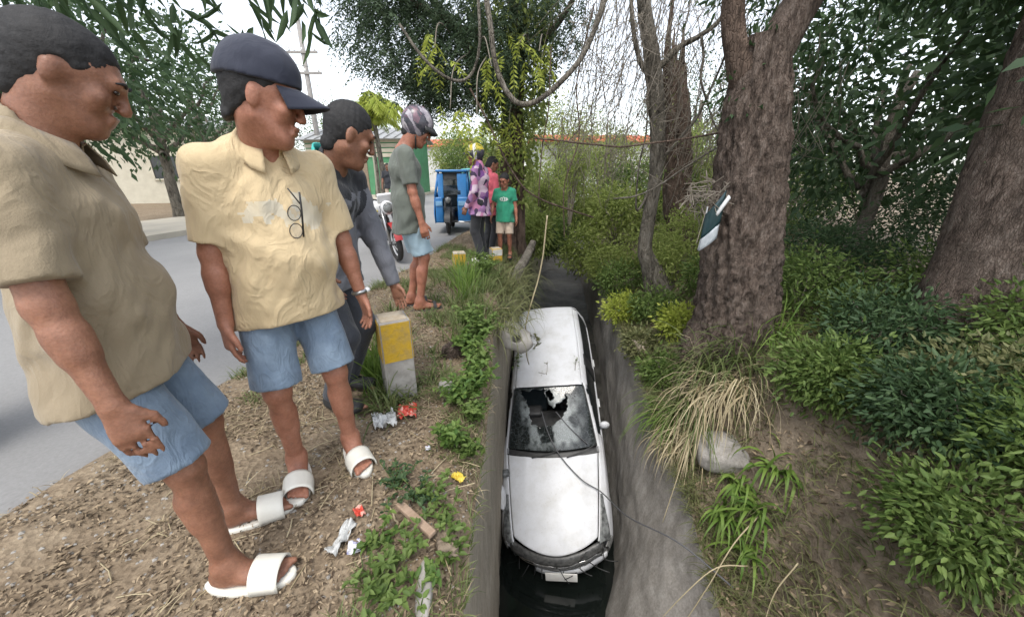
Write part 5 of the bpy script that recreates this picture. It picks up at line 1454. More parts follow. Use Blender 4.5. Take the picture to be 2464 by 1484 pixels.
for P, r in (([(-.75, 6.8, 3.1), (-.9, 5.6, 3.15), (-.95, 5.3, 2.8)], .012), ([(-.5, 6.6, 3.2), (-.35, 5.6, 3.0), (-.25, 5.2, 2.6)], .012), ([(-.35, 6.0, 2.9), (-.42, 5.2, 2.5), (-.42, 4.9, 2.0)], .01), ([(-.6, 6.2, 3.0), (-.72, 5.3, 2.6), (-.75, 5.0, 2.1)], .01), ([(.3, 7.1, 3.2), (.2, 6.2, 3.2), (.1, 5.6, 2.95)], .012), ([(.1, 7.1, 2.6), (.0, 6.7, 2.5), (-.05, 6.4, 2.1)], .01), ([(.5, 7.0, 3.4), (.42, 6.2, 3.2), (.35, 5.6, 2.85)], .012)):
    mb = MB(); add_tube(mb, rel(spline(P, 14), D0), np.linspace(r, r * .5, 14), 6); mb.build('twig', M['twig'], o)

# hanging vines
def vine(P, r, label, mat='bark_grey', n=60):
    P = np.array(P, float); b = P[0]
    mb = MB(); Q = wig(P - b, n, .008); add_tube(mb, Q, r, 8, True, .06)
    return tag(mb.build('vine', M[mat], None, loc=b), label, 'vine')
vine([(-.30, 3.6, 3.4), (-.22, 3.5, 2.85), (-.166, 3.4, 2.44), (-.123, 3.4, 2.14), (.027, 3.4, 1.913), (.231, 3.4, 1.937), (.521, 3.4, 2.2), (.663, 3.4, 2.47), (.74, 3.45, 2.75), (.9, 3.6, 3.6)], .021, 'thick grey vine hanging in a wide loop above the canal')
vine([(-1.1, 4.3, 2.75), (-.82, 4, 2.376), (-.597, 4, 2.225), (-.40, 4, 2.225), (-.296, 4, 2.44), (-.303, 4, 2.85), (-.35, 4.3, 3.6)], .014, 'thin grey vine hanging in a small loop before the feathery crown')
vine([(-.52, 5.2, 2.35), (-.25, 5.2, 1.85), (.02, 5.2, 1.35), (.35, 5.25, 1.05), (1.2, 5.5, .75)], .012, 'dark thin vine slanting down across the vine covered trunk', 'bark_dark')
vine([(.25, 4.6, 1.75), (.9, 4.6, 1.68), (1.6, 4.6, 1.68), (2.4, 4.4, 1.8)], .010, 'thin vine strung level from the verge tree to the leaning trunk', 'bark_dark')
vine([(1.35, 5.0, 1.05), (1.75, 4.9, 1.15), (2.1, 4.7, 1.45), (2.4, 4.35, 1.75)], .010, 'thin vine rising to the leaning trunk behind the slender tree')
vine([(.52, 5.6, 2.9), (.50, 5.6, 2.2), (.42, 5.6, 1.6), (.40, 5.6, .9)], .008, 'dark string of vine hanging straight beside the vine covered tree', 'bark_dark')
vine([(.95, 5.2, 3.2), (.80, 5.2, 2.4), (.86, 5.2, 1.8), (.7, 5.2, 1.2), (.76, 5.3, .5)], .008, 'wavy string of vine hanging over the canal end', 'bark_dark')
vine([(.36, 3.95, .95), (.30, 4.0, .3), (.16, 4.05, -.35), (.20, 4.6, -1.0), (.28, 5.4, -1.62)], .008, 'pale dry stem hanging down onto the car roof', 'straw')

# ------------------------------------------------------------------ shrubs and background trees
def shrub(name, label, base, size, nc, per, L, W, leaf, group, droop=.3, cr_=.12, stems=7, cat='shrub', shell=.3):
    b = np.array(base, float); o = empty(name, base, 0, label, cat, group)
    mb = MB()
    for k in range(stems):
        a = rng.uniform(0, 6.28); e = np.array([math.cos(a) * size[0] * .6, math.sin(a) * size[1] * .6, size[2] * rng.uniform(1.0, 1.7)])
        add_tube(mb, wig([(0, 0, -.1), e * [.3, .3, .5], e], 8, .03), np.linspace(.02, .006, 8) * max(.6, size[2]), 5, False)
    mb.build('stem', M['twig'], o) if stems else None
    mb = MB(); clumps(mb, (0, 0, size[2]), size, nc, per, cr_, L, W, 0, droop, shell); mb.build('foliage', M[leaf], o)
    return o
G1 = 'thicket shrubs behind the canal'
for i, (x, y, z, sx, sz, lf) in enumerate([(1.7, 10.6, -.3, .9, .75, 'leaf_light'), (2.6, 9.6, -.3, .8, .7, 'leaf_light'), (3.4, 10.5, -.3, 1.0, 1.0, 'leaf_mid'), (1.0, 13, -.3, 1.0, 1.1, 'leaf_light'), (2.4, 13, -.3, 1.2, 1.2, 'leaf_mid'),
                                           (4.6, 9.4, -.3, 1.0, .9, 'leaf_light'), (5.4, 11.5, -.3, 1.3, 1.3, 'leaf_mid'), (4.0, 14.5, -.3, 1.5, 1.5, 'leaf_light'), (7.2, 10, -.3, 1.4, 1.3, 'leaf_mid'), (6.4, 14, -.3, 1.7, 1.7, 'leaf_light'), (9.2, 12.5, -.2, 1.9, 1.9, 'leaf_dark'), (.55, 11.2, -.2, .5, .8, 'leaf_lime'), (.95, 9.7, -.7, .55, .55, 'leaf_mid'), (1.75, 9.0, -1.0, .5, .55, 'leaf_light'), (1.3, 10.8, -.8, .7, .7, 'leaf_mid'), (.55, 8.6, -.35, .35, .4, 'leaf_light')]):  # low shrubs overhanging the canal are added to block light at its far end
    shrub('shrub', {'leaf_light': 'pale green leafy shrub in the thicket behind the canal', 'leaf_mid': 'mid green leafy shrub in the thicket behind the canal', 'leaf_dark': 'dark green leafy shrub in the thicket behind the canal', 'leaf_lime': 'bright lime shrub between the verge tree and the canal end'}[lf],
          (x, y, z), (sx, sx * .9, sz), int(70 * sx * sx + 50), 26, .11, .045, lf, G1, .4)
G2 = 'low bushes along the canal crest'
for i, (x, y, sx, sz, lf) in enumerate([(2.15, 8.2, .5, .4, 'leaf_light'), (2.2, 7.1, .45, .35, 'leaf_mid'), (2.75, 7.6, .6, .5, 'leaf_light'), (1.98, 6.1, .30, .22, 'leaf_yellow'), (2.35, 5.6, .35, .25, 'leaf_mid'), (2.9, 6.4, .45, .45, 'leaf_light'), (3.1, 5.4, .45, .35, 'leaf_mid'), (2.45, 5.0, .22, .18, 'leaf_yellow'), (3.3, 6.9, .5, .6, 'leaf_light'), (1.98, 5.0, .25, .16, 'leaf_olive'), (2.1, 4.4, .25, .16, 'leaf_mid')]):
    z = float(bank_z(np.array(x), np.array(y)))
    shrub('bush', {'leaf_light': 'pale green low bush at the canal crest', 'leaf_mid': 'mid green low bush at the canal crest', 'leaf_yellow': 'yellow leaved low bush at the canal crest', 'leaf_olive': 'olive low bush at the canal crest'}[lf], (x, y, z - .05), (sx, sx, sz), int(60 + 90 * sx), 18, .075, .032, lf, G2, .35, .07, 5)
for i, (x, y, h, r, lb) in enumerate([(1.5, 9.8, 1.9, .8, 'slim weeping sapling with pale drooping leaves at the canal end'), (2.6, 11.0, 2.3, 1.0, 'wide weeping sapling with pale drooping leaves behind the slender tree'), (4.3, 9.0, 2.0, .8, 'weeping sapling with pale drooping leaves behind the snapped trunk'), (.75, 9.2, 1.3, .5, 'small weeping sapling beside the vine covered tree')]):
    o = empty('weeping_sapling', (x, y, -.3), 0, lb, 'tree', 'weeping saplings')
    mb = MB(); ml = MB()
    for k in range(16):
        a = rng.uniform(0, 6.28); e = r * rng.uniform(.3, 1)
        C = spline([(0, 0, 0), (math.cos(a) * e * .3, math.sin(a) * e * .3, h * .8), (math.cos(a) * e * .8, math.sin(a) * e * .8, h * rng.uniform(.95, 1.3)), (math.cos(a) * e * 1.2, math.sin(a) * e * 1.2, h * rng.uniform(.4, .9))], 30)
        add_tube(mb, C, np.linspace(.022, .004, 30), 5, False)
        j = rng.integers(8, 30, 150); add_leaves(ml, C[j] + rng.normal(size=(150, 3)) * .09, rng.normal(size=(150, 3)) * [.6, .6, .4] + [0, 0, -.8], rng.uniform(.06, .14, 150), .022)
    mb.build('stem', M['twig'], o); ml.build('foliage', M['leaf_light'], o)
# trees in the distance
G3 = 'distant trees'
def far_tree(name, label, base, h, r, leaf, n=90, group=G3, tall=.8):
    b = np.array(base, float); o = empty(name, base, 0, label, 'tree', group)
    mb = MB(); add_tube(mb, wig([(0, 0, -.2), (.1, 0, h * .4), (0, 0, h * .9)], 12, .08), np.linspace(.04 * h, .015 * h, 12), 9, True, .05); mb.build('trunk', M['bark_grey'], o)
    mb = MB()
    for k in range(6):
        a = k * 1.05; add_tube(mb, wig([(0, 0, h * .45), (math.cos(a) * r * .5, math.sin(a) * r * .5, h * .7), (math.cos(a) * r * .85, math.sin(a) * r * .85, h * .9)], 8, .1), np.linspace(.016 * h, .005 * h, 8), 6, False)
    mb.build('branches', M['bark_grey'], o)
    mb = MB(); clumps(mb, (0, 0, h * .85), (r, r, r * tall), n, 42, .26 * (r / 2) + .08, .17, .075, 0, .35, .35); mb.build('crown', M[leaf], o)
for x, y, h, r, lf in ((-3.0, 26, 3.2, 1.5, 'leaf_mid'), (-1.2, 34, 4.2, 2.2, 'leaf_light'), (1.2, 30, 4.5, 2.2, 'leaf_mid'), (-4.6, 30, 3.4, 1.6, 'leaf_light'), (3.0, 24, 4.6, 2.2, 'leaf_light'), (6.0, 36, 5.2, 3, 'leaf_mid'), (11, 24, 6, 3.2, 'leaf_dark'), (14, 34, 7, 4, 'leaf_mid'),
                       (-12.5, 31, 5, 2.6, 'leaf_mid'), (-17, 36, 5.5, 3, 'leaf_dark'), (-23, 30, 6, 3, 'leaf_mid'), (-1.5, 48, 6, 3, 'leaf_mid'), (4, 50, 7, 3.5, 'leaf_dark'), (-13, 52, 7, 3.5, 'leaf_dark')):
    far_tree('distant_tree', {'leaf_mid': 'mid green tree in the distance beyond the road and thicket', 'leaf_light': 'pale green tree in the distance beyond the road and thicket', 'leaf_dark': 'dark green tree in the distance beyond the road and thicket'}[lf], (x, y, -.1), h, r, lf)
# roadside trees across the road, left
for x, y, h, r, lf, lb in ((-8.6, 7.4, 4.2, 2.2, 'leaf_dark', 'dense dark tree across the road opposite the two men in shorts'), (-10.2, 11.5, 4.4, 2.4, 'leaf_dark', 'dense dark tree across the road before the cream house'), (-13, 17, 5, 2.6, 'leaf_dark', 'taller dark tree across the road near the utility pole'), (-8.2, 3.2, 4.2, 2.2, 'leaf_dark', 'dark tree across the road behind the drooping roadside tree')):
    far_tree('roadside_tree', lb, (x, y, -.05), h, r, lf, 110, 'trees across the road')
# dense trees on the bank, right
G4 = 'shade trees on the bank'
for x, y, h, r, lf, lb in ((5.6, 6.0, 3.4, 1.7, 'leaf_dark', 'dense dark shade tree between the leaning trunk and the straight brown trunk'), (7.6, 8.2, 4.0, 2.0, 'leaf_dark', 'dark shade tree farther back on the bank behind the other shade trees'), (5.4, 3.0, 3.6, 1.5, 'leaf_dark', 'dark shade tree beyond the straight brown trunk'), (9.5, 5.6, 4.4, 2.4, 'leaf_dark', 'widest dark shade tree on the bank, behind the straight brown trunk')):
    far_tree('shade_tree', lb, (x, y, -.3), h, r, lf, 120, G4, 1.1)
for x, y, sx, sz, lf in ((3.7, 4.4, .55, .45, 'leaf_mid'), (4.4, 5.2, .7, .6, 'leaf_dark'), (4.6, 3.6, .6, .6, 'leaf_mid'), (3.6, 3.2, .5, .38, 'leaf_dark'), (5.6, 4.6, .8, .8, 'leaf_dark'), (4.3, 2.5, .55, .45, 'leaf_mid'), (6.5, 6.8, 1.0, 1.0, 'leaf_dark'), (3.5, 2.3, .4, .3, 'leaf_olive'), (5.3, 2.0, .7, .6, 'leaf_dark'), (3.2, 1.7, .35, .25, 'leaf_mid'), (4.3, 1.4, .5, .4, 'leaf_dark'), (2.9, 2.9, .35, .25, 'leaf_mid'), (3.0, 2.2, .35, .25, 'leaf_dark'), (3.8, 1.9, .45, .35, 'leaf_dark'), (2.7, 1.6, .3, .22, 'leaf_mid'), (3.4, 1.2, .4, .3, 'leaf_dark')):
    z = float(bank_z(np.array(x), np.array(y)))
    shrub('undergrowth_bush', {'leaf_mid': 'mid green bush in the undergrowth right of the leaning trunk', 'leaf_dark': 'dark green bush in the undergrowth right of the leaning trunk', 'leaf_olive': 'olive green bush in the undergrowth right of the leaning trunk'}[lf], (x, y, z - .05), (sx, sx, sz), int(80 + 150 * sx), 24, .066, .026, lf, 'undergrowth on the bank', .35, .09, 6)
E0 = np.array((4.35, 3.3, -.4))
o = tree('brown_tree', 'straight brown trunk among the undergrowth right of the leaning tree', E0)
mb = MB(); bark_tube(mb, rel([E0, (4.3, 3.3, .6), (4.25, 3.35, 1.8), (4.3, 3.4, 3.2), (4.4, 3.5, 4.4)], E0), [.42, .30, .27, .24, .16], 44, 120, .1, 6, 50, .3); mb.build('trunk', M['bark_red'], o)
mb = MB(); clumps(mb, rel((4.2, 3.6, 3.6), E0), (1.5, 1.2, .9), 90, 45, .16, .12, .04, 0, .5); mb.build('crown', M['leaf_dark'], o)

# palm across the road
def palm(base, h, label, leafA='leaf_yellow'):
    o = empty('coconut_palm', base, 0, label, 'palm')
    mb = MB(); add_tube(mb, spline([(0, 0, -.1), (.1, 0, h * .4), (.0, 0, h)], 30), np.linspace(.13, .08, 30) * (1 + .06 * (np.arange(30) % 2)), 12); mb.build('trunk', M['bark_grey'], o)
    for k in range(15):
        a = k * 2.4; el = rng.uniform(.35, 1.2) if k > 4 else rng.uniform(1.25, 1.5); L = rng.uniform(1.9, 2.7)
        d = np.array([math.cos(a) * math.cos(el), math.sin(a) * math.cos(el), math.sin(el)])
        t_ = np.linspace(0, 1, 24); C = np.array([0, 0, h]) + d * (L * t_)[:, None] + np.array([0, 0, -1.25]) * (L * .62 * t_ ** 2.4)[:, None]
        mb = MB(); add_tube(mb, C, np.linspace(.03, .006, 24), 5, False)
        T = np.gradient(C, axis=0); S_ = unit(np.cross(T, [0, 0, 1.]))
        for q in (-1, 1):
            for j in range(3):
                add_leaves(mb, C[2:], S_[2:] * q + unit(T[2:]) * (.5 + .12 * j) + np.array([0, 0, -.9 - .25 * j]) + rng.normal(size=(22, 3)) * .08, .62 * np.sin(np.pi * (.18 + .75 * t_[2:])), .05)
        mb.build('frond', M[leafA if k % 3 else 'leaf_light'], o)
    for k in range(6):
        mb = MB(); a = k * 1.05; ellipsoid(mb, (math.cos(a) * .2, math.sin(a) * .2, h - .18 - .05 * (k % 2)), (.11, .11, .14), 10); mb.build('coconut', M['leaf_yellow'], o)
    return o
palm((-5.55, 16.4, .1), 3.4, 'yellowing coconut palm standing across the road behind the banner')
palm((-7.2, 20.5, .1), 3.6, 'smaller yellow green palm beside the green building', 'leaf_light')
# roadside tree whose twigs hang over the onlookers
L0 = np.array((-3.05, 1.3, -.1))
o = tree('mango_tree', 'roadside tree with long dark leaves drooping over the two men at the road edge', L0)
mb = MB(); bark_tube(mb, rel([L0, (-3.0, 1.35, 1), (-2.9, 1.4, 2.2), (-2.6, 1.5, 3.4)], L0), [.3, .22, .2, .15], 36, 80, .08, 5, 60, .3); mb.build('trunk', M['bark_dark'], o)
for P, r in (([(-2.8, 1.45, 2.6), (-2.2, 1.9, 3.0), (-1.5, 2.15, 2.95), (-1.08, 2.2, 2.6), (-1.03, 2.2, 2.2)], .05), ([(-2.85, 1.4, 2.3), (-2.5, 1.8, 2.7), (-2.2, 2.3, 2.8), (-2.0, 2.6, 2.6)], .04), ([(-2.85, 1.4, 2.4), (-3.0, 2.2, 2.8), (-3.1, 3.0, 2.7)], .04)):
    mb = MB(); Q = wig(rel(P, L0), 24, .015); add_tube(mb, Q, np.linspace(r, .006, 24), 8); mb.build('branch', M['bark_dark'], o)
mb = MB()
for c, n, sp_ in (((-1.02, 2.2, 2.12), 9, .03), ((-1.0, 2.2, 2.28), 12, .07), ((-1.45, 2.15, 2.75), 60, .22), ((-2.0, 2.5, 2.55), 170, .3), ((-2.4, 2.0, 2.75), 260, .4), ((-3.0, 2.8, 2.6), 260, .42), ((-2.6, 1.6, 3.3), 300, .5), ((-1.9, 1.9, 3.1), 200, .35), ((-3.3, 1.9, 2.5), 240, .4)):
    p = np.array(c) + rng.normal(size=(n, 3)) * sp_
    add_leaves(mb, rel(p, L0), rng.normal(size=(n, 3)) * [.5, .4, .35] + [.15, 0, -.9], rng.uniform(.13, .21, n), .036, fine=True)
mb.build('crown', M['leaf_dark'], o)

# ------------------------------------------------------------------ grasses and weeds
def vz(x, y): return verge_z(np.asarray(x, float), np.asarray(y, float))
def tuft(name, label, base, n, L, W, spread, droop, leaf, group, tilt=(0, 0), cat='grass', segs=4, rad=.05):
    o = empty(name, base, 0, label, cat, group)
    a = rng.uniform(0, 6.28, n); el = rng.uniform(spread, 1.45, n)
    D = np.stack([np.cos(a) * np.cos(el) + tilt[0], np.sin(a) * np.cos(el) + tilt[1], np.sin(el)], 1)
    P = np.stack([rng.normal(size=n) * rad, rng.normal(size=n) * rad, np.full(n, -.02)], 1)
    mb = MB(); add_blades(mb, P, D, L * rng.uniform(.5, 1.15, n), W * rng.uniform(.7, 1.3, n), droop * rng.uniform(.5, 1.4, n), segs); mb.build('blades', M[leaf], o)
    return o
GT = 'grass tufts on the verge'
for x, y, n, L, lf, sp_, dr in ((-.52, 4.0, 70, .62, 'grass_lime', .9, .7), (-.62, 4.35, 50, .5, 'grass_lime', .9, .7), (-.40, 3.75, 40, .42, 'grass', .7, .9), (-.72, 5.15, 40, .36, 'grass_lime', .8, .6), (-.95, 2.42, 60, .42, 'grass_lime', .8, .7), (-1.03, 2.55, 60, .45, 'grass', .8, .8),
                                (-.80, 1.90, 70, .30, 'grass', .5, 1.1), (-.70, 1.97, 50, .26, 'grass', .5, 1.2), (-.72, 2.08, 60, .20, 'grass', .5, .9), (-.88, 2.08, 50, .20, 'grass_lime', .6, .9), (-.60, 2.22, 40, .18, 'grass', .6, .9), (-1.0, 3.0, 40, .2, 'grass', .6, .9), (-1.25, 3.5, 40, .18, 'grass', .6, .9), (-.55, 3.2, 40, .22, 'grass', .6, .9), (-.30, 3.2, 50, .26, 'grass', .5, 1.1), (-.92, 2.22, 70, .46, 'grass_lime', .85, .6), (-1.0, 2.32, 70, .48, 'grass_lime', .8, .7), (-.45, 3.45, 60, .36, 'grass', .6, .9), (-.62, 3.75, 60, .34, 'grass', .6, .9), (-.28, 3.6, 60, .38, 'grass', .5, 1.1), (-.34, 4.2, 70, .42, 'grass', .6, 1.0), (-.55, 4.6, 60, .4, 'grass_lime', .7, .9), (-.75, 4.5, 60, .3, 'grass', .6, .9), (-.25, 4.7, 60, .4, 'grass', .5, 1.1), (-.7, 3.2, 50, .22, 'grass', .6, .9), (-.9, 3.9, 50, .22, 'grass', .6, .9), (-.45, 2.9, 60, .28, 'grass', .6, .9), (-.62, 2.6, 50, .2, 'grass', .5, 1.0), (-.5, 2.3, 50, .18, 'grass', .5, 1.0)):
    z = float(vz(x, y)); tuft('grass_tuft', {'grass_lime': 'upright bright green grass tuft on the verge', 'grass': 'spreading dull green grass tuft on the verge'}[lf], (x, y, z), n, L, .011, sp_, dr, lf, GT)
# grass hanging over the canal edge
GH = 'grass hanging over the canal edge'
for x, y, n, L in ((-.10, 3.75, 70, .42), (-.08, 4.05, 90, .50), (-.06, 4.45, 100, .55), (-.04, 4.8, 100, .55), (-.0, 5.2, 90, .5), (.04, 5.7, 90, .5), (-.16, 4.5, 80, .42), (-.22, 5.1, 70, .4), (-.12, 3.4, 60, .36), (.1, 6.3, 80, .45)):
    tuft('overhanging_grass', 'dry olive grass spilling over the canal edge beside the log', (x, y, float(vz(x, y)) + .02), n, L, .010, .15, 1.7, 'olive_grass' if False else 'leaf_olive', GH, (.55, -.25), segs=5, rad=.09)
# big clump on the bank
GB = 'long grass on the bank'
for x, y, n, L, lf, dr, tl, wd in ((2.45, 4.0, 120, .95, 'grass', 1.3, (-.35, -.5), .016), (2.2, 3.7, 110, .9, 'grass', 1.5, (-.45, -.5), .014), (2.35, 3.75, 170, 1.0, 'straw', 2.0, (-.35, -.6), .011), (2.1, 3.55, 120, .8, 'straw', 2.3, (-.4, -.5), .010), (2.0, 3.75, 80, .8, 'grass_lime', 1.9, (-.7, -.3), .016), (2.6, 3.5, 90, .85, 'straw', 2.0, (-.3, -.4), .011), (2.7, 3.75, 90, .9, 'grass', 1.3, (-.2, -.3), .015), (1.95, 3.5, 90, .6, 'straw', 2.4, (-.4, -.4), .009), (3.0, 3.9, 90, .8, 'grass_lime', 1.2, (0, -.3), .015)):
    z = float(bank_z(np.array(x), np.array(y)))
    tuft('long_grass', {'grass': 'long arching green grass clump below the leaning trunk', 'straw': 'dry straw coloured grass hanging down the bank', 'grass_lime': 'bright green long grass clump on the bank'}[lf], (x, y, z), n, L, wd, .5, dr, lf, GB, tl, segs=7, rad=.10)
for x, y, n, L in ((2.16, 2.72, 40, .50), (2.3, 2.85, 36, .46), (2.32, 2.6, 40, .5), (2.5, 2.7, 36, .46), (2.2, 2.42, 30, .42)):
    z = float(bank_z(np.array(x), np.array(y)))
    tuft('strap_leaf_plant', 'bright green strap leaved plant drooping on the lower bank', (x, y, z), n, L, .034, .3, 2.0, 'grass_lime', 'strap leaved plants', (-.15, -.3), 'plant', 6, .06)
# loose dry stalks
def stalk(P, r, label, mat='straw'):
    b = np.array(P[0], float); mb = MB(); add_tube(mb, spline(np.array(P) - b, 16), np.linspace(r, r * .5, 16), 6)
    return tag(mb.build('dry_stalk', M[mat], None, loc=b), label, 'stalk')
stalk([(2.3, 2.5, -1.55), (2.0, 2.35, -1.75), (1.75, 2.2, -2.1), (1.55, 2.15, -2.65)], .007, 'long pale dry stalk slanting down the grey canal wall')
stalk([(2.0, 2.15, -1.75), (1.7, 2.1, -1.7), (1.45, 2.05, -1.95), (1.2, 2.05, -2.5)], .006, 'arched pale dry stalk bending out over the canal')
stalk([(1.9, 3.2, -1.3), (1.75, 3.0, -1.6), (1.6, 2.85, -2.1)], .007, 'short pale stalk hanging below the straw grass')
stalk([(2.25, 2.0, -1.5), (2.1, 1.95, -1.8), (2.02, 1.85, -2.2)], .006, 'upright pale stalk among the strap leaves')
# leafy weeds
GW = 'leafy weeds on the verge'
def weed(base, n, h, r, L, W, leaf, label):
    o = empty('weed', base, 0, label, 'weed', GW)
    mb = MB(); ml = MB()
    for k in range(n):
        a = rng.uniform(0, 6.28); e = np.array([math.cos(a) * r * rng.uniform(.2, 1), math.sin(a) * r * rng.uniform(.2, 1), h * rng.uniform(.4, 1)])
        C = spline([(0, 0, -.01), e * [.4, .4, .7], e], 6); add_tube(mb, C, .0022, 4, False)
        for q in C[2:]:
            m_ = 3; add_leaves(ml, np.repeat(q[None], m_, 0), rng.normal(size=(m_, 3)) * [1, 1, .35] + [0, 0, .25], L * rng.uniform(.6, 1.2, m_), W, 0, .3, np.tile([0, 0, 1.], (m_, 1)), True)
    mb.build('stem', M['leaf_mid'], o); tag(ml.build('leaves', M[leaf], o), kind='stuff')
for x, y, n, h, r, L, lf in ((-.33, 2.55, 26, .26, .17, .05, 'leaf_lime'), (-.25, 2.35, 26, .24, .15, .05, 'leaf_mid'), (-.25, 2.07, 34, .24, .17, .05, 'leaf_lime'), (-.36, 1.95, 20, .16, .14, .045, 'leaf_lime'), (-.33, 1.54, 22, .15, .10, .042, 'leaf_lime'), (-.27, 2.85, 30, .3, .18, .055, 'leaf_mid'), (-.40, 3.05, 24, .25, .16, .05, 'leaf_mid'),
                             (-.52, 1.27, 26, .09, .14, .035, 'leaf_dark'), (-.42, 1.22, 24, .08, .12, .035, 'leaf_dark'), (-.34, 1.22, 20, .08, .10, .04, 'leaf_mid'), (-.26, 1.10, 20, .09, .09, .045, 'leaf_mid'), (-.51, 1.02, 16, .08, .08, .045, 'leaf_lime'), (-.49, .88, 20, .08, .10, .04, 'leaf_mid'), (-.40, .95, 20, .09, .11, .045, 'leaf_mid'), (-.30, .88, 16, .08, .08, .045, 'leaf_lime'), (-.24, .98, 18, .1, .08, .045, 'leaf_mid'), (-.23, 1.55, 20, .12, .09, .04, 'leaf_mid'), (-.42, .80, 20, .08, .1, .045, 'leaf_mid'), (-.24, 1.8, 24, .16, .1, .04, 'leaf_mid'),
                             (-.36, 4.6, 30, .3, .2, .06, 'leaf_mid'), (-.42, 5.0, 30, .34, .2, .06, 'leaf_mid')):
    if y < 1.35: n = int(n * .42); r *= 1.25; L *= .8
    weed((x, y, float(vz(x, y))), n, h, r, L, L * .5, lf, {'leaf_lime': 'bright green leafy weed on the verge by the canal edge', 'leaf_mid': 'mid green leafy weed on the verge by the canal edge', 'leaf_dark': 'grey green creeping weed among the dead leaves'}[lf])
# dead leaves, short grass and gravel: uncountable
n = 46000
y = .45 + rng.uniform(0, 1, n) ** 1.6 * 8; s = rng.uniform(.02, 1, n) ** 1.0
x = left_x(y) - s * (left_x(y) - rdir(y) - .05)
ok = fbm(x * 2.2, y * 2.2, 5) + .06 * (y < 2) > -.05
x, y = x[ok], y[ok]; n = len(x)
mb = MB(); a = rng.uniform(0, 6.28, n)
add_leaves(mb, np.stack([x, y, vz(x, y) + rng.uniform(.002, .014, n)], 1), np.stack([np.cos(a), np.sin(a), rng.normal(size=n) * .18], 1), rng.uniform(.006, .032, n), rng.uniform(.003, .014, n), 0, .8, np.tile([0, 0, 1.], (n, 1)))
tag(mb.build('dead_leaf_litter', M['litter']), 'brown and tan dead leaves scattered over the verge', 'leaf litter', kind='stuff')
n = 60000
y = .45 + rng.uniform(0, 1, n) ** 1.3 * 11; s = rng.uniform(.0, 1, n)
x = left_x(y) - s * (left_x(y) - rdir(y) - .02)
ok = (fbm(x * 1.6 + 3, y * 1.6, 15) + .10 * np.exp(-(left_x(y) - x) / .3) + .03 * (y - 3).clip(0, 4) * .6) > .02
ok &= ((y > 1.9) | (left_x(y) - x < .40)) & ((x - rdir(y) > .35) | (fbm(x * 3, y * 3, 66) > .08))
x, y = x[ok], y[ok]; n = len(x)
mb = MB(); a = rng.uniform(0, 6.28, n)
add_blades(mb, np.stack([x, y, vz(x, y) - .005], 1), np.stack([np.cos(a) * .6, np.sin(a) * .6, np.full(n, 1.)], 1), rng.uniform(.03, .11, n) * (1 + .5 * (y > 2.5)), .005, rng.uniform(.3, 1.6, n), 3)
tag(mb.build('short_grass', M['grass']), 'short patchy grass growing across the verge', 'grass', kind='stuff')
n = 26000
y = .5 + rng.uniform(0, 1, n) ** 1.3 * 8; s = rng.uniform(.0, 1, n); x = left_x(y) - s * (left_x(y) - rdir(y) - .02)
ok = fbm(x * 2.1 + 7, y * 2.1, 29) > .01; x, y = x[ok], y[ok]; n = len(x); mb = MB(); a = rng.uniform(0, 6.28, n)
add_blades(mb, np.stack([x, y, vz(x, y) - .003], 1), np.stack([np.cos(a), np.sin(a), rng.uniform(.15, 1.1, n)], 1), rng.uniform(.03, .12, n), .004, rng.uniform(.4, 1.8, n), 3)
tag(mb.build('dry_grass', M['straw_dull']), 'short dry straw lying over the verge', 'grass', kind='stuff')
n = 70000
y = .6 + rng.uniform(0, 1, n) ** 1.5 * 13; x = crest(y)[0] + rng.uniform(0, 1, n) ** 1.4 * 6.5
ok = fbm(x * 1.3, y * 1.3, 25) > -.08
x, y = x[ok], y[ok]; n = len(x)
mb = MB(); a = rng.uniform(0, 6.28, n)
add_blades(mb, np.stack([x, y, bank_z(x, y) - .01], 1), np.stack([np.cos(a) * .7 - .2, np.sin(a) * .7 - .1, np.full(n, .9)], 1), rng.uniform(.08, .30, n), .010, rng.uniform(.4, 2, n), 3)
tag(mb.build('bank_grass', M['leaf_olive']), 'rough olive grass covering the bank', 'grass', kind='stuff')
n = 16000
y = 1.2 + rng.uniform(0, 1, n) ** 1.5 * 8; x = crest(y)[0] + .03 + rng.uniform(0, 1, n) ** 1.4 * 4.5
mb = MB(); a = rng.uniform(0, 6.28, n)
add_leaves(mb, np.stack([x, y, bank_z(x, y) + rng.uniform(.005, .03, n)], 1), np.stack([np.cos(a), np.sin(a), rng.normal(size=n) * .3], 1), rng.uniform(.03, .08, n), rng.uniform(.012, .03, n), 0, .6, np.tile([0, 0, 1.], (n, 1)))
tag(mb.build('bank_leaf_litter', M['litter']), 'brown dead leaves lying over the bank', 'leaf litter', kind='stuff')
n = 3500; y = .45 + rng.uniform(0, 1, n) ** 1.5 * 6; x = left_x(y) - rng.uniform(.02, 1, n) * (left_x(y) - rdir(y))
mb = MB(); c = np.stack([x, y, vz(x, y)], 1); r_ = rng.uniform(.003, .011, n)[:, None, None]
oc = np.array([(1, 0, 0), (-1, 0, 0), (0, 1, 0), (0, -1, 0), (0, 0, .7), (0, 0, -.7)]); V = c[:, None] + oc[None] * r_ * rng.uniform(.6, 1.3, (n, 6, 1))
F = np.array([(0, 2, 4), (2, 1, 4), (1, 3, 4), (3, 0, 4), (2, 0, 5), (1, 2, 5), (3, 1, 5), (0, 3, 5)])
mb.add(V.reshape(-1, 3), (np.arange(n)[:, None, None] * 6 + F[None]).reshape(-1, 3)); tag(mb.build('gravel', M['post_grey'], smooth=False), 'small grey gravel stones on the verge', 'gravel', kind='stuff')
mb = MB()
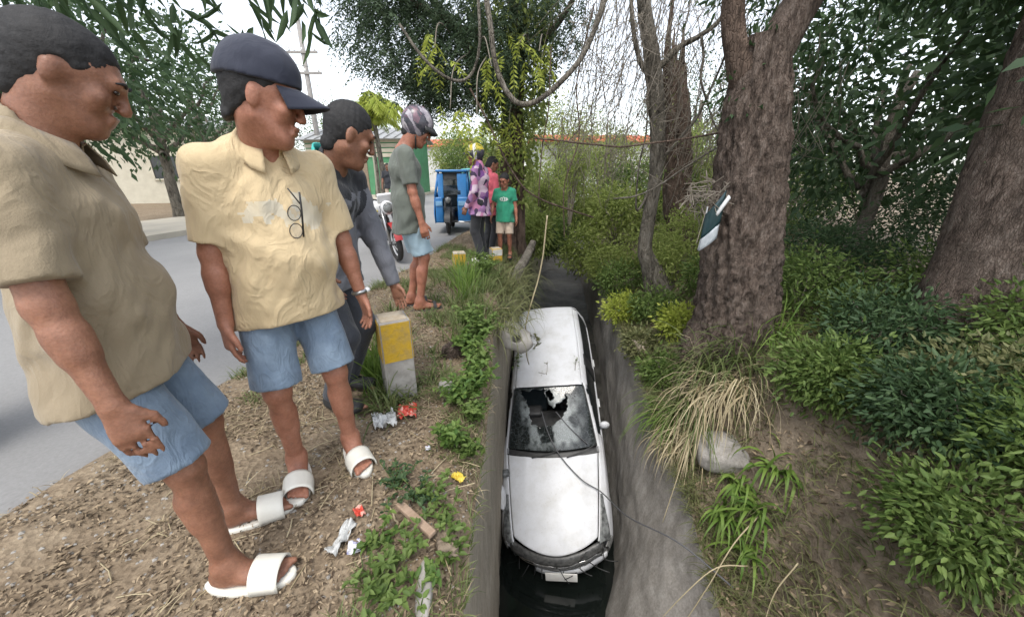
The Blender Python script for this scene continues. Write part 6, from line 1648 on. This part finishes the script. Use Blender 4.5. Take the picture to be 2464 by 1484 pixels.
for k in range(260):
    y_ = .5 + rng.uniform() ** 1.4 * 5; x_ = float(left_x(y_)) - rng.uniform(.05, 1.4); z_ = float(vz(x_, y_)) + .008; a = rng.uniform(0, 6.28); L = rng.uniform(.05, .22)
    add_tube(mb, [(x_, y_, z_), (x_ + math.cos(a) * L * .5 + rng.normal() * .01, y_ + math.sin(a) * L * .5, z_ + .006), (x_ + math.cos(a) * L, y_ + math.sin(a) * L, z_)], .0022, 4, False)
tag(mb.build('twig_litter', M['straw']), 'thin dry twigs strewn among the dead leaves', 'twigs', kind='stuff')

# ------------------------------------------------------------------ loose things
M['red_pack'] = pmat('red_wrapper', (.55, .06, .035), (.6, .35, .28), 30, .4, lo=.5, hi=.62)
M['clear_plastic'] = pmat('clear_plastic', (.42, .43, .42), (.52, .52, .5), 12, .2, .5, 30, .02)
M['paper'] = pmat('paper_print', (.62, .62, .66), (.25, .25, .4), 60, .7, lo=.55, hi=.62)
M['yellow_leaf'] = pmat('yellow_wrapper', (.6, .42, .03), (.66, .52, .1), 20, .5)
M['brown_wood'] = pmat('stick_wood', (.26, .18, .12), (.36, .26, .19), 9, .9, .4, 40, .006, stretch=(6, 1, 1))
def crumpled(name, loc, size, mat, label, cat, rz=0, amp=.35, seed=0):
    u, v_ = np.meshgrid(np.linspace(-1, 1, 16), np.linspace(-1, 1, 16), indexing='ij')
    z = amp * size[2] * (fbm(u * 2 + seed, v_ * 2, seed + 3) * 2 + fbm(u * 6, v_ * 6 + seed, seed + 5) * 1.2) + size[2] * .5
    V = np.stack([u * size[0] * (1 + .15 * fbm(v_ * 3, u * 0, seed)), v_ * size[1] * (1 + .15 * fbm(u * 3, v_ * 0, seed + 1)), z], -1)
    mb = MB(); mb.add(V, grid_faces(16, 16)); o = mb.build(name, M[mat], None, loc=loc); o.rotation_euler = (0, 0, rz)
    md = o.modifiers.new('t', 'SOLIDIFY'); md.thickness = .002
    o.location.z = float(vz(loc[0], loc[1])) + .006
    return tag(o, label, cat)
crumpled('snack_wrapper', (-.635, 1.86, -.01), (.055, .065, .05), 'red_pack', 'crumpled red snack wrapper below the grass tuft', 'wrapper', .2, .8, 3)
crumpled('plastic_bag', (-.73, 1.74, .0), (.06, .055, .06), 'clear_plastic', 'crumpled clear plastic bag near the red wrapper', 'plastic bag', .5, 1.1, 8)
crumpled('paper_scrap', (-.597, .985, .02), (.024, .028, .012), 'paper', 'small white printed paper scrap among the dead leaves', 'paper', .3, .8, 5)
crumpled('yellow_wrapper', (-.255, 1.36, -.0), (.022, .03, .03), 'yellow_leaf', 'crumpled yellow wrapper by the canal edge', 'wrapper', .9, .7, 21)
crumpled('paper_scrap', (-.44, 1.54, .005), (.012, .014, .01), 'paper', 'tiny white paper scrap in the bare soil', 'paper', .3, .8, 6)
crumpled('red_wrapper', (-.64, 1.14, .01), (.018, .028, .016), 'red_pack', 'small faded red wrapper scrap near the short plank', 'wrapper', .7, .8, 9)
crumpled('plastic_bottle_sleeve', (-.66, 1.02, .02), (.022, .07, .03), 'clear_plastic', 'flattened pale plastic sleeve at the bare soil patch', 'plastic', -.2, .8, 14)
mb = MB(); box(mb, (0, 0, .012), (.215, .032, .022), .004); o = mb.build('plank', M['brown_wood'], None, loc=(-.39, 1.085, float(vz(-.39, 1.085)) + .022)); o.rotation_euler = (0, R_(3), R_(-38)); tag(o, 'short brown plank lying on the verge among creeping weeds', 'plank')
mb = MB(); add_tube(mb, wig([(0, 0, 0), (.05, -.05, .01), (.1, -.11, 0)], 8, .004), [.004] * 8, 6); tag(mb.build('stick', M['straw'], None, loc=(-.56, 1.20, float(vz(-.56, 1.2)) + .02)), 'thin pale stick beside the short plank', 'stick')
# stones and slabs
def rock(name, loc, size, mat, label, cat='stone', rz=0, rot=(0, 0), seed=1, flat=.25):
    n = 20; a = np.linspace(0, np.pi, n); b = np.linspace(0, 2 * np.pi, 2 * n, endpoint=False); A, B_ = np.meshgrid(a, b, indexing='ij')
    d = np.stack([np.sin(A) * np.cos(B_), np.sin(A) * np.sin(B_), np.cos(A)], -1)
    q = (np.abs(d) ** 4).sum(-1) ** (-.25)
    k = q * (1 + flat * (fbm(d[..., 0] * 2 + seed, d[..., 1] * 2 + d[..., 2] * 1.7, seed) + .5 * fbm(d[..., 0] * 6, d[..., 2] * 6 + d[..., 1] * 5, seed + 2)))
    mb = MB(); mb.add(d * k[..., None] * np.array(size), grid_faces(n, 2 * n, True)); o = mb.build(name, M[mat], None, loc=loc); o.rotation_euler = (rot[0], rot[1], rz)
    return tag(o, label, cat)
rock('concrete_slab', (2.42, 3.12, -1.42), (.42, .22, .13), 'wall_r', 'broken grey concrete slab on the bank below the straw grass', 'slab', R_(-12), (R_(12), R_(-6)), 4, .15)
rock('concrete_slab', (-.305, .86, .012), (.028, .10, .03), 'post_grey', 'narrow grey concrete strip sunk in the weeds by the canal edge', 'slab', R_(6), (0, 0), 6, .2)
rock('stone', (-.26, 1.03, .02), (.04, .055, .03), 'bank', 'tan stone at the canal edge', 'stone', .4, (0, 0), 8, .7)
rock('stone', (1.92, 5.0, -1.08), (.10, .14, .10), 'soil_pale', 'pale tan broken rock on the canal crest', 'stone', .4, (0, 0), 12, .5)
rock('stone', (2.55, 5.5, -.62), (.05, .05, .06), 'b_white', 'small white stone beneath the yellow leaved bush', 'stone', .4, (0, 0), 13, .5)
rock('stone', (-.46, 2.62, .045), (.09, .06, .07), 'bark_red', 'reddish brown stone beside the tall weeds', 'stone', .4, (0, 0), 14, .5)
rock('stone', (-.44, 2.12, .025), (.05, .05, .035), 'post_grey', 'grey stone between the weeds', 'stone', .2, (0, 0), 15, .4)
rock('concrete_slab', (-.52, 5.62, .02), (.10, .06, .05), 'post_white', 'whitish concrete lump at the feet of the floral shirted person', 'slab', .2, (0, 0), 16, .3)
# broken hollow block caught between the wall and the car
mb = MB(); s3 = SDF((-.2, -.16, -.18), (.2, .16, .18), .008)
s3.ecap((-.05, 0, .05), (.06, 0, .0), (0, 0, 1), (.12, .07), (.10, .07), .02); s3.ell((-.08, 0, .09), (.08, .075, .09), None, .03); s3.noise(.006, 30, 4)
s3.ecap((-.03, -.2, .02), (-.03, .03, .02), (1, 0, 0), (.045, .038), (.04, .03), .008, True); s3.ell((.16, -.05, .05), (.07, .09, .06), None, .01, True); s3.plane((0, 0, -.115), (0.1, 0, -1))
V, F = s3.mesh(); mb.add(V, F); o = mb.build('hollow_block', M['post_grey'], None, loc=(.06, 3.72, -.40)); o.rotation_euler = (R_(-24), R_(14), R_(20)); o.scale = (1.45, 1.3, 1.3)
tag(o, 'broken grey hollow block hanging at the canal edge above the car roof', 'concrete block')
# fallen log
P = np.array([(.02, 5.0, -.18), (.10, 5.25, .02), (.24, 5.6, .18), (.34, 5.9, .32)])
mb = MB(); bark_tube(mb, P - P[0], [.075, .07, .065, .05], 18, 40, .15, 4, 66); o = mb.build('log', M['bark_grey'], None, loc=P[0]); tag(o, 'pale fallen log sticking up over the canal edge', 'log')
# piece of the car against the trunk
o = empty('car_fragment', (2.12, 3.86, .70), R_(-20), 'torn white car trim with dark glass wedged against the leaning trunk', 'car part'); o.scale = (.8, .8, 1.25)
n = 16; zz = np.linspace(0, .46, n)
def edgeL(z): return -.10 - .10 * np.sin(np.pi * np.clip(z / .46, 0, 1) * .6 + .4) + .05
V = np.array([[(-.17 + .02 * math.sin(z * 6), 0, z - .08), (-.145, -.03, z - .08)] for z in np.linspace(0, .36, n)])
mb = MB(); mb.add(V, grid_faces(n, 2)); f = mb.build('white_edge', M['mc_white'], o); md = f.modifiers.new('t', 'SOLIDIFY'); md.thickness = .012
V = np.array([[(-.16 + .20 * u, -.02 - .05 * math.sin(u * 3), -.09 + .12 * u + (.30 + .08 * u) * v_) for u in np.linspace(0, 1, 10)] for v_ in np.linspace(.33, 1, 8)])
mb = MB(); mb.add(V, grid_faces(8, 10)); f = mb.build('dark_glass', M['frag_glass'] if 'frag_glass' in M else M['glass'], o); md = f.modifiers.new('t', 'SOLIDIFY'); md.thickness = .01
V = np.array([[(-.16 + .19 * u, -.025 - .05 * math.sin(u * 3), -.09 + .12 * u + (.30 + .08 * u) * v_) for u in np.linspace(0, 1, 10)] for v_ in np.linspace(0, .33, 5)])
mb = MB(); mb.add(V, grid_faces(5, 10)); f = mb.build('lower_panel', M['lens_pale'], o); md = f.modifiers.new('t', 'SOLIDIFY'); md.thickness = .012
mb = MB(); add_tube(mb, spline([(-.03, -.05, .22), (.03, -.06, .30), (.08, -.04, .36)], 10), .022, 8); mb.build('white_strip', M['mc_white'], o)
# dry tangle above it
mb = MB()
for k in range(60):
    c = np.array([2.0, 4.0, 1.15]) + rng.normal(size=3) * [.07, .08, .07]
    add_tube(mb, spline([c, c + rng.normal(size=3) * .07, c + rng.normal(size=3) * .11 + [0, 0, -.06]], 8) - np.array([2.0, 4.0, 1.15]), .004, 4, False)
tag(mb.build('dry_tangle', M['twig'], None, loc=(2.0, 4.0, 1.15)), 'tangle of dry stems caught on the leaning trunk above the car trim', 'stems', kind='stuff')
# cable over the car bonnet, and sprigs on the car
def carpt(p): return np.array(Matrix.Translation(car.location) @ car.rotation_euler.to_matrix().to_4x4() @ Vector(p))
P = [carpt((-.12, 1.72, 1.32)), carpt((-.02, 1.40, 1.15)), carpt((.15, 1.1, 1.04)), carpt((.42, .80, .98)), carpt((.66, .64, .97)), np.array((1.30, 3.05, -2.25)), np.array((1.62, 2.55, -2.0)), np.array((1.98, 2.2, -2.1))]
mb = MB(); add_tube(mb, spline(P, 60) - P[0], .008, 6); tag(mb.build('cable', M['wire_grey'], None, loc=P[0]), 'dark cable trailing over the white bonnet to the bank', 'cable')
P = [carpt((.1, 1.72, 1.30)), carpt((.3, 1.5, 1.18)), carpt((.55, 1.3, 1.04))]
mb = MB(); add_tube(mb, spline(P, 20) - P[0], .008, 6); tag(mb.build('cable', M['wire_grey'], None, loc=P[0]), 'short dark cable lying on the shattered windscreen', 'cable')
def sprig(P, n, L, label, leaf='leaf_olive'):
    P = np.array(P); b = P[0].copy(); o = empty('fallen_sprig', b, 0, label, 'sprig')
    C = spline(P - b, 14); mb = MB(); add_tube(mb, C, .004, 4); mb.build('stem', M['twig'], o)
    i = rng.integers(2, 14, n); mb = MB(); add_leaves(mb, C[i] + rng.normal(size=(n, 3)) * .02, rng.normal(size=(n, 3)) * [1, 1, .4], L * rng.uniform(.6, 1.2, n), L * .3); tag(mb.build('leaves', M[leaf], o), kind='stuff')
sprig([carpt((-.62, 3.6, 1.55)), carpt((-.40, 3.3, 1.55)), carpt((-.15, 3.1, 1.54)), carpt((-.25, 2.9, 1.53))], 60, .09, 'leafy sprig lying across the back of the white car roof')
sprig([carpt((-.55, 3.3, 1.60)), carpt((-.50, 2.9, 1.56)), carpt((-.56, 2.5, 1.5))], 70, .09, 'leafy sprig hanging along the side of the white car roof', 'leaf_mid')
sprig([carpt((-.15, 2.35, 1.51)), carpt((-.02, 2.32, 1.52)), carpt((.0, 2.55, 1.53))], 10, .05, 'tiny dry sprig on the front of the white car roof')
sprig([carpt((.45, 2.35, 1.51)), carpt((.47, 2.5, 1.51)), carpt((.5, 2.6, 1.52))], 10, .05, 'tiny green sprig on the edge of the white car roof', 'leaf_mid')
